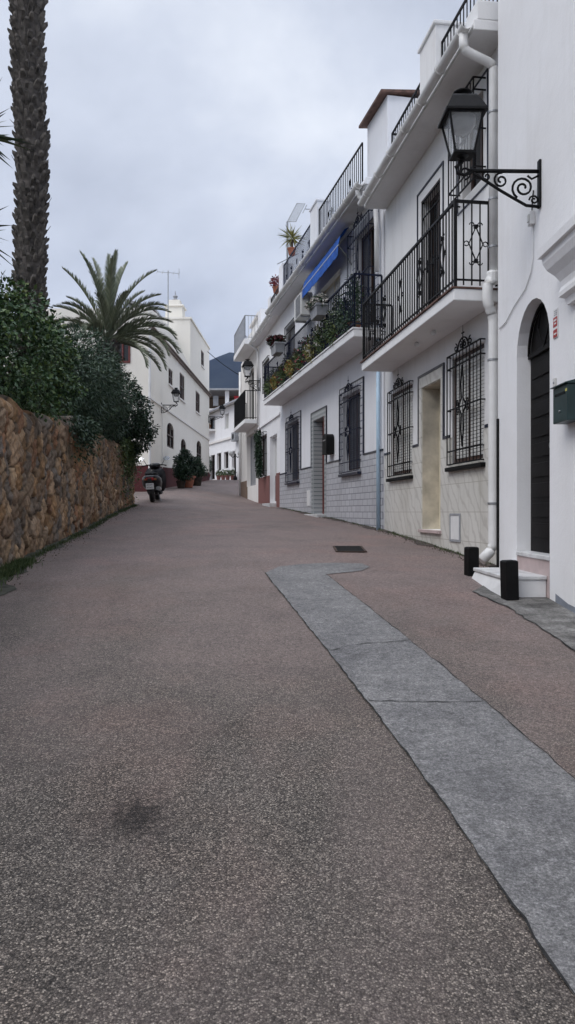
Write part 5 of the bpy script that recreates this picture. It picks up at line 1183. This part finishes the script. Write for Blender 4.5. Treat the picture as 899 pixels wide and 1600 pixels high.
# ------------------------------------------------------------------ potted plants
def pot(T, c, r, h, mat='terracotta', boxy=None, name='pot'):
    m = MB(); x, y, z = c
    if boxy: 
        a, b = boxy; m.loft([(x-a*.85, y-b*.8, z), (x+a*.85, y-b*.8, z), (x+a*.85, y+b*.8, z), (x-a*.85, y+b*.8, z)], [(x-a, y-b, z+h), (x+a, y-b, z+h), (x+a, y+b, z+h), (x-a, y+b, z+h)]); m.box(x-a-.012, x+a+.012, y-b-.012, y+b+.012, z+h-.03, z+h+.012)
    else: m.lathe(c, [(r*.68, 0), (r*.72, .01), (r*.95, h*.82), (r*1.08, h*.84), (r*1.08, h), (r*.92, h), (r*.9, h*.9)], 16)
    m.build(name, mat, T, smooth=False)
def plant(label, loc, rz, rp, hp, blobs, n, L, W, mat, seed, fl=None, nf=0, boxy=None, potmat='terracotta', cat='potted plant', group=None, name='potted_plant', spread=.7, fs=.03):
    T = thing(name, label, cat, loc, rz, group); rg = np.random.default_rng(seed); pot(T, (0, 0, 0), rp, hp, potmat, boxy)
    P, D = blob_points(blobs, n, rg, .2); v, f = leaves(P, D, L, W, rg, .2, spread); mesh_np('foliage', v, f, mat, T)
    m = MB()
    for i in range(5):
        b = blobs[i % len(blobs)]; m.tube([(rg.uniform(-.05, .05), rg.uniform(-.03, .03), hp*.8), (b[0]*.6, b[1]*.6, hp+(b[2]-hp)*.6), (b[0], b[1], b[2])], .010, 4, r2=.004)
    m.build('stems', 'greenwood', T)
    if fl:
        P, D = blob_points(blobs, nf, rg, .85); ps = [leaves(P, D, fs, fs, rg, 0, 1.2) for _ in range(4)]; v, f = join(ps); mesh_np('flowers', v, f, fl, T)['kind'] = 'stuff'
    return T
BG = 'plants along the tiled house balcony'
def on(fc, d, w, z): return fc.world(d, w, z)
sd_ = 100
specs = [ # d, w, leaf, flowers, look, height
 (14.6, .36, 'leaf_fine', None, 'tall thin grey green plant at the near end of the flower balcony', .95, .30),
 (15.5, .40, 'leaf_mid', None, 'leafy green plant on the flower balcony below the blue grille', .80, .34),
 (16.4, .42, 'leaf_mid', 'fl_white', 'green plant with pale blossoms on the flower balcony, under the grey planter', .75, .34),
 (17.3, .42, 'leaf_yellow', 'fl_white', 'yellowish bushy plant on the flower balcony right of the middle', .62, .36),
 (18.3, .44, 'leaf_mid', 'fl_pink', 'green plant with pink blossoms at the middle of the flower balcony', .62, .38),
 (19.3, .44, 'leaf_yellow', 'fl_orange', 'yellow green plant with orange blossoms on the flower balcony', .55, .38),
 (20.3, .44, 'leaf_mid', 'fl_red', 'trailing green plant with red blossoms on the flower balcony', .62, .38),
 (21.3, .44, 'leaf_yellow', 'fl_orange', 'yellow and orange trailing plant near the far end of the flower balcony', .50, .38),
 (22.3, .44, 'leaf_mid', None, 'green trailing plant at the far end of the flower balcony', .62, .36)]
for i, (d, w, lm, fm, lb, h, r) in enumerate(specs):
    x, y, z = on(H2, d, .34, 3.335)
    plant(lb, (x, y, z), H2.rz, .13, .24, [(0, .03, .20+h*.45, r*1.15, .16, h*.40), (.15, .12, .20+h*.2, r*.9, .17, h*.30), (-.2, .16, .18, r*.9, .15, .20), (.1, 0, .2+h*.8, r*.4, .12, h*.25)], 1500, .085, .026, lm, sd_+i, fm, 60 if fm else 0, group=BG, fs=.045)
x, y, z = on(H2, 16.05, .66, 4.02)
T = plant('grey planter of white and pink flowers hung on the balcony rail, nearer one', (x, y, z), H2.rz, .1, .22, [(0, 0, .30, .34, .17, .13), (.2, .05, .30, .15, .15, .10)], 800, .07, .035, 'leaf_fine', 130, 'fl_white', 150, boxy=(.30, .12), potmat='greypaint', cat='planter', name='flower_box', fs=.055)
x, y, z = on(H2, 20.2, .68, 4.12)
plant('grey planter of dark red flowers hung on the balcony rail, farther one', (x, y, z), H2.rz, .1, .24, [(0, 0, .32, .36, .17, .13), (.15, .1, .38, .2, .13, .10)], 900, .08, .03, 'leaf_dark', 131, 'fl_darkred', 160, boxy=(.34, .13), potmat='greypaint', cat='planter', name='flower_box', fs=.06)
x, y, z = on(H2, 22.0, -.1, 7.36)
T = thing('potted_yucca', 'small spiky palm like plant on the roof terrace pillar of the tiled house', 'potted plant', (x, y, z)); pot(T, (0, 0, 0), .12, .2)
m = MB().tube([(0, 0, .15), (.02, 0, .45)], .035, 6); m.build('stem', 'greenwood', T); rg = np.random.default_rng(9); d = unit(rg.normal(0, 1, (110, 3))+np.array([0, 0, .4])); v, f = leaves(np.tile([[.02, 0, .5]], (110, 1)), d, .42, .03, rg, .05, .05); mesh_np('leaves', v, f, 'leaf_yellow', T)
x, y, z = on(H3, 24.6, -.1, 7.0) ; T = plant('small pot of red leaved plants on the parapet of the narrow house', (x, y, 7.02), H3.rz, .12, .2, [(0, 0, .35, .22, .2, .16)], 300, .09, .04, 'fl_red', 133)
# dark climber on the narrow house window
x, y, z = on(H3, 26.2, .22, 1.35); T = thing('climbing_plant', 'dark climbing plant hanging on the window grille of the narrow house', 'creeper', (x, y, z), H3.rz)
rg = np.random.default_rng(77); P, D = blob_points([(0, 0, .6, .38, .10, .65), (.1, .02, 1.2, .3, .10, .25), (-.2, 0, .1, .2, .1, .3)], 2200, rg, .2); v, f = leaves(P, D, .08, .04, rg, .5, .7); mesh_np('foliage', v, f, 'leaf_dark', T)
# big pots by the cream house
for i, (px, py, r, h, hh, lb) in enumerate(((292, 762, .36, .50, 1.35, 'large terracotta pot with a tall leafy shrub by the cream house door'), (308, 759, .26, .38, 1.15, 'smaller dark pot with a leafy shrub right of the large terracotta pot'), (283, 763, .2, .3, 1.25, 'narrow potted shrub left of the large terracotta pot'))):
    x, d = gp(px, py); z = float(G(x, d))
    plant(lb, (x, d, z), 0, r, h, [(0, 0, h+hh*.42, .33, .34, hh*.36), (.12, 0, h+hh*.25, .36, .34, hh*.24), (-.1, 0, h+hh*.7, .2, .2, hh*.18)], 2200, .12, .045, 'leaf_dark' if i != 1 else 'leaf_fine', 140+i, potmat='terracotta' if i == 0 else 'soil')
x, y, z = on(HF, 57.3, .38, ops[4][2]+.02)
plant('orange flower box on the small balcony at the end of the street', (x, y, z), HF.rz, .1, .2, [(0, .05, .22, .5, .2, .18)], 500, .12, .05, 'leaf_mid', 150, 'fl_orange', 160, boxy=(.45, .13), cat='planter', name='flower_box', fs=.12)
for i, (px, lb) in enumerate(((341, 'small terracotta pot at the street end, leftmost of the row'), (348, 'small terracotta pot at the street end, second of the row'), (355, 'small terracotta pot at the street end, third of the row'), (363, 'small terracotta pot at the street end, rightmost of the row'))):
    d = HF.pd(px, .35); x, y, z = on(HF, d, .35, 0); plant(lb, (x, y, float(G(x, y))), 0, .17, .30, [(0, 0, .46, .20, .20, .20)], 260, .12, .05, 'leaf_mid', 160+i, potmat='brownred', group='pots at the end of the street')
T = plant('leafy shrub in a pot beside the dark door at the street end', (*on(HF, HF.pd(330), .3, 0)[:2], float(G(*on(HF, HF.pd(330), .3, 0)[:2]))), 0, .25, .4, [(0, 0, 1.1, .35, .35, .7)], 800, .14, .05, 'leaf_fine', 170)

# ------------------------------------------------------------------ aerials
def antenna(label, p, h, n=5, L=.9, rz=0):
    T = thing('antenna', label, 'antenna', p, rz); MB().tube([(0, 0, 0), (0, 0, h)], .022, 6).build('mast', 'zinc', T)
    m = MB(); m.tube([(-L/2, 0, h-.1), (L/2, 0, h-.1)], .014, 4)
    for i in range(n): x = -L/2+L*i/(n-1); m.tube([(x, -.28, h-.1), (x, .28, h-.1)], .009, 4)
    m.tube([(L/2, 0, h-.35), (L/2, 0, h+.15)], .012, 4); m.build('aerial', 'zinc', T); return T
antenna('tall television aerial on a mast beside the chimney of the cream house', (*HL.world(38.8, -1.0, 0)[:2], 9.3), 2.9, 5, 1.1, R(15))
antenna('television aerial with long side rods on the roof of the tiled house', (*H2.world(20.6, -.9, 0)[:2], T2+.13), 2.2, 7, 1.5, R(10))
x, y, z = H2.world(22.6, -.1, 7.35); T = thing('satellite_dish', 'flat mesh aerial panel on a pole at the far roof corner of the tiled house', 'antenna', (x, y, 6.6))
MB().tube([(0, 0, 0), (0, 0, 1.95)], .03, 6).build('mast', 'zinc', T); m = MB()
for i in range(9): m.tube([(.0+.06*i*.5, 0, 1.95+.0*i), (.28+.06*i*.5, -.1, 2.45)], .006, 4)
m.tube([(0, 0, 1.95), (.25, 0, 1.95), (.52, -.1, 2.45), (.28, -.1, 2.45), (0, 0, 1.95)], .012, 4); m.build('panel', 'zinc', T); m = MB(); m.tube([(-.3, 0, .7), (.3, 0, 1.0)], .015, 4); m.build('cross_arm', 'zinc', T)
x, y, z = H4.world(30.5, -1.2, 0); T = thing('weather_vane', 'small dark finial on a thin mast above the stacked balconies', 'weather vane', (x, y, 7.8)); MB().tube([(0, 0, 0), (0, 0, .8)], .015, 5).build('mast', 'iron', T); MB().lathe((0, 0, .75), [(.28, 0), (.28, .03), (.05, .10), (.07, .2), (.02, .35), (.01, .55)], 10).build('finial', 'iron', T)
# glazed lean-to frame on the cream house roof
T = thing('pergola', 'dark metal pergola frame with glass on the cream house terrace', 'pergola', (*HL.world(35.2, -1.6, 0)[:2], TL+.02), HL.rz)
m = MB()
for (a, b) in ((-.8, -.5), (.8, -.5), (-.8, .7), (.8, .7)): m.tube([(a, b, 0), (a, b, 2.0+(.35 if b < 0 else 0))], .04, 4)
for a in (-.8, 0, .8): m.tube([(a, -.6, 2.38), (a, .85, 1.96)], .035, 4)
for b, z_ in ((-.5, 2.35), (.8, 1.98)): m.tube([(-.9, b, z_), (.9, b, z_)], .035, 4)
m.build('frame', 'greypaint', T); MB().loft([(-.88, -.58, 2.42), (.88, -.58, 2.42), (.88, .83, 2.01), (-.88, .83, 2.01)], [(-.88, -.58, 2.43), (.88, -.58, 2.43), (.88, .83, 2.02), (-.88, .83, 2.02)]).build('glass', 'pane', T)
# wire across the end of the street
o = MB().tube([(-4.78+i*.35, 46+.3*i, 9.3-.16*i+.012*(i-5)**2) for i in range(11)], .02, 4).build('overhead_cable', 'blackpaint'); tag(o, 'thin cable strung across the far end of the street', 'cable')
# small street sign post at the end
x, d = gp(368, 748.5); d = min(d, 49); x = (368-CX)/F*d; T = thing('street_lamp', 'low dark street lamp with two white globes at the end of the street', 'street lamp', (x, d, float(G(x, d))))
MB().lathe((0, 0, 0), [(.12, 0), (.12, .15), (.05, .3), (.04, 1.6), (.06, 1.65), (.03, 1.7)], 10).build('post', 'iron', T); MB().tube([(-.28, 0, 1.55), (-.15, 0, 1.45), (0, 0, 1.6), (.15, 0, 1.45), (.28, 0, 1.55)], .03, 5).build('arms', 'iron', T)
for sx in (-1, 1): MB().lathe((sx*.28, 0, 1.55), [(.03, 0), (.12, .06), (.15, .16), (.12, .27), (.02, .32)], 12).build('globe', 'shutter', T, smooth=True)

# ------------------------------------------------------------------ scooter seen from behind
x, d = gp(238, 785); T = thing('scooter', 'black motor scooter parked at the end of the stone wall, seen from behind', 'scooter', (x, d, float(G(x, d))), R(4)); T.scale = (1.1, 1.1, 1.1); T.rotation_euler = (R(2), R(-3), R(3))
def wheel(name, y, r, w):
    m = MB(); n = 20
    prof = [(r*.62, -w/2), (r*.9, -w/2), (r, -w*.25), (r, w*.25), (r*.9, w/2), (r*.62, w/2)]
    m.lathe((0, 0, 0), [(a, b) for a, b in prof], n); o = m.build(name, 'rubber', T, off=(0, y, r)); o.rotation_euler = (0, R(90), 0)
    m = MB().lathe((0, 0, 0), [(r*.12, -w*.55), (r*.12, -w*.2), (r*.6, -w*.2), (r*.63, -w*.4), (r*.63, w*.4), (r*.6, w*.2), (r*.12, w*.2), (r*.12, w*.55)], n); m.build('rim', 'zinc', o)
wheel('wheel', .12, .24, .12); wheel('wheel', 1.36, .24, .10)
def body(rings, name, mat, k=2):             # rings: (y, z, half width, half height)
    m = MB(); n = 14; 
    for i, (y, z, a, b) in enumerate(rings):
        for j in range(n):
            t = 2*math.pi*j/n; c, s_ = math.cos(t), math.sin(t); m.v.append((a*1.18*abs(c)**.7*(1 if c > 0 else -1), y, z+b*abs(s_)**.7*(1 if s_ > 0 else -1)))
        if i: q = n*i; m.f += [(q-n+j, q-n+(j+1) % n, q+(j+1) % n, q+j) for j in range(n)]
    m.f += [tuple(range(n)), tuple(reversed(range(n*(len(rings)-1), n*len(rings))))]; return m.build(name, mat, T, smooth=True)
body([(-.22, .66, .05, .03), (-.18, .66, .12, .08), (0, .58, .21, .18), (.3, .54, .23, .20), (.55, .50, .20, .18), (.62, .42, .12, .12)], 'tail_body', 'scooter')
body([(-.12, .77, .08, .02), (-.06, .79, .13, .05), (.2, .77, .155, .055), (.42, .75, .14, .06), (.62, .70, .11, .05), (.66, .68, .06, .03)], 'seat', 'rubber')
body([(.55, .28, .14, .05), (.7, .24, .17, .05), (1.0, .25, .17, .06), (1.12, .32, .15, .10)], 'floorboard', 'scooter')
body([(1.02, .58, .10, .30), (1.08, .62, .26, .38), (1.2, .62, .23, .36), (1.28, .6, .08, .26)], 'leg_shield', 'scooter')
body([(1.16, .30, .05, .05), (1.25, .46, .075, .09), (1.4, .5, .075, .06), (1.58, .40, .07, .05), (1.66, .32, .04, .03)], 'front_mudguard', 'scooter')
body([(1.0, 1.02, .05, .03), (1.04, 1.03, .13, .07), (1.14, 1.03, .14, .08), (1.2, 1.0, .06, .05)], 'headset', 'scooter')
MB().tube([(-.34, .95, 1.02), (-.2, 1.04, 1.05), (.2, 1.04, 1.05), (.34, .95, 1.02)], .018, 8).build('handlebar', 'rubber', T)
MB().tube([(0, 1.1, 1.0), (0, 1.36, .26)], .03, 8).build('fork', 'zinc', T)
for sx in (-1, 1):
    o = MB().tube([(sx*.22, 1.02, 1.06), (sx*.30, 1.0, 1.20), (sx*.33, .99, 1.22)], .008, 6).build('mirror', 'rubber', T)
    q = MB().lathe((0, 0, 0), [(.03, 0), (.070, .01), (.085, .02), (.085, .026)], 16).build('mirror_glass', 'chrome', o, off=(sx*.36, .97, 1.21)); q.rotation_euler = (R(62), 0, R(sx*6)); q.scale = (1.15, .8, 1)
MB().tube([(.21, -.25, .38), (.21, -.22, .38), (.20, .25, .36)], .055, 12).build('exhaust', 'zinc', T)
m = MB().box(-.06, .06, -.30, -.285, .40, .66); m.box(-.085, .085, -.30, -.28, .27, .42); m.build('rear_mudguard', 'rubber', T, bevel=.004)
pl = MB().box(-.105, .105, -.312, -.302, .36, .52).build('number_plate', 'whitepaint', T, bevel=.003)
m = MB()                                     # dark blurred characters, two rows as on the photograph's plate
for j, (z_, n_) in enumerate(((.455, 4), (.38, 4))):
    for i in range(n_):
        x0 = -.078+i*.041; m.box(x0, x0+.006, -.3145, -.3125, z_, z_+.05); m.box(x0+.020, x0+.026, -.3145, -.3125, z_, z_+.05); m.box(x0+.006, x0+.020, -.3145, -.3125, z_+(.044 if i % 2 else .022), z_+(.050 if i % 2 else .028))
m.build('plate_characters', 'blackpaint', pl)
MB().box(-.10, .10, -.245, -.215, .60, .67).build('tail_light', 'redplastic', T, bevel=.01)
for sx in (-1, 1): MB().box(sx*.14-.03, sx*.14+.03, -.20, -.17, .60, .65).build('indicator', simple('amber', (.25, .1, .03), .3, 0, .02, 5, 0), T, bevel=.006)
MB().tube([(.12, .5, .25), (.20, .45, .02)], .012, 5).build('kick_stand', 'zinc', T)

# ------------------------------------------------------------------ haze
m = MB().box(-5900, 5900, -1900, 5900, -300, 900).build('haze', 'pipe'); m['kind'] = 'stuff'; m.data.materials.clear()
hz = bpy.data.materials.new('haze'); hz.use_nodes = True; t = hz.node_tree; t.nodes.clear(); o_ = N(t, 'ShaderNodeOutputMaterial'); pv = N(t, 'ShaderNodeVolumePrincipled')
pv.inputs['Color'].default_value = (.50, .64, .98, 1); pv.inputs['Density'].default_value = .00006; t.links.new(pv.outputs[0], o_.inputs['Volume']); m.data.materials.append(hz)

# ------------------------------------------------------------------ pieces that stand apart become parts of their own
def split_pieces(o, gap=.012):
    me = o.data; n = len(me.vertices); par = list(range(n))
    def find(a):
        while par[a] != a: par[a] = par[par[a]]; a = par[a]
        return a
    for e in me.edges:
        a, b = find(e.vertices[0]), find(e.vertices[1])
        if a != b: par[a] = b
    comps = {}
    for i in range(n): comps.setdefault(find(i), []).append(i)
    keys = list(comps); co = np.array([v.co[:] for v in me.vertices]); bb = [(co[comps[k]].min(0)-gap, co[comps[k]].max(0)+gap) for k in keys]; g = list(range(len(keys)))
    def fg(a):
        while g[a] != a: a = g[a]
        return a
    for i in range(len(keys)):
        for j in range(i):
            if (bb[i][0] <= bb[j][1]).all() and (bb[j][0] <= bb[i][1]).all(): g[fg(i)] = fg(j)
    lab = {}
    for i, k in enumerate(keys):
        for v in comps[k]: lab[v] = fg(i)
    ids = sorted(set(lab.values()))
    if len(ids) < 2: return
    polys = {q: [] for q in ids}
    for p in me.polygons: polys[lab[p.vertices[0]]].append(tuple(p.vertices))
    mat_ = me.materials[0]; name = o.name.split('.')[0]
    for t_, q in enumerate(ids):
        use = sorted({v for p in polys[q] for v in p}); mp = {v: i for i, v in enumerate(use)}; nm = bpy.data.meshes.new(name)
        nm.from_pydata(co[use].tolist(), [], [tuple(mp[v] for v in p) for p in polys[q]]); nm.materials.append(mat_); nm.update()
        if t_ == 0: o.data = nm
        else: c = o.copy(); c.data = nm; COL.objects.link(c); c.parent = o.parent
for o in [q for q in bpy.data.objects if q.type == 'MESH' and q.parent and q.name.split('.')[0] in ('dado', 'tiled_dado', 'marble_dado', 'black_listel', 'navy_listel', 'parapet_pillar', 'window_surround', 'gutter_bracket', 'pipe_clamp', 'red_panel', 'white_print', 'parapet', 'wall_bracket', 'outline')]: split_pieces(o)

# ------------------------------------------------------------------ grit and crumbled asphalt
def grit(name, centre, n, sx_, sy_, size, mat, seed):
    rg = np.random.default_rng(seed); m = MB(); mb_v, mb_f = [], []
    for i in range(n):
        c = centre[rg.integers(0, len(centre))]; x = c[0]+rg.normal(0, sx_); y = c[1]+rg.normal(0, sy_); z = float(G(x, y)); r_ = size*rg.uniform(.35, 1.3); b = len(mb_v); a0 = rg.uniform(0, 6)
        for k in range(5): a = a0+k*1.2566; mb_v.append((x+r_*rg.uniform(.7, 1.2)*math.cos(a), y+r_*rg.uniform(.7, 1.2)*math.sin(a), z-.002))
        mb_v.append((x, y, z+r_*rg.uniform(.4, .9)+.008)); mb_f += [(b+k, b+(k+1) % 5, b+5) for k in range(5)]
    m.v, m.f = mb_v, mb_f; o = m.build(name, mat); o['kind'] = 'stuff'; return o
ep = [gp(690+i*12, 905+i*8) for i in range(5)]+[gp(760+i*18, 955+i*10) for i in range(8)]
grit('grit', [(H1.X0+H1.v*d-.12, d) for d in np.arange(8.9, 13.9, .2)]+[(H2.X0+H2.v*d-.12, d) for d in np.arange(14, 23, .3)], 420, .05, .1, .010, 'soil', 202) 
grit('grit', [(wall_x(d)+.2, d) for d in np.arange(5, 21, .3)], 350, .08, .15, .010, 'soil', 203)
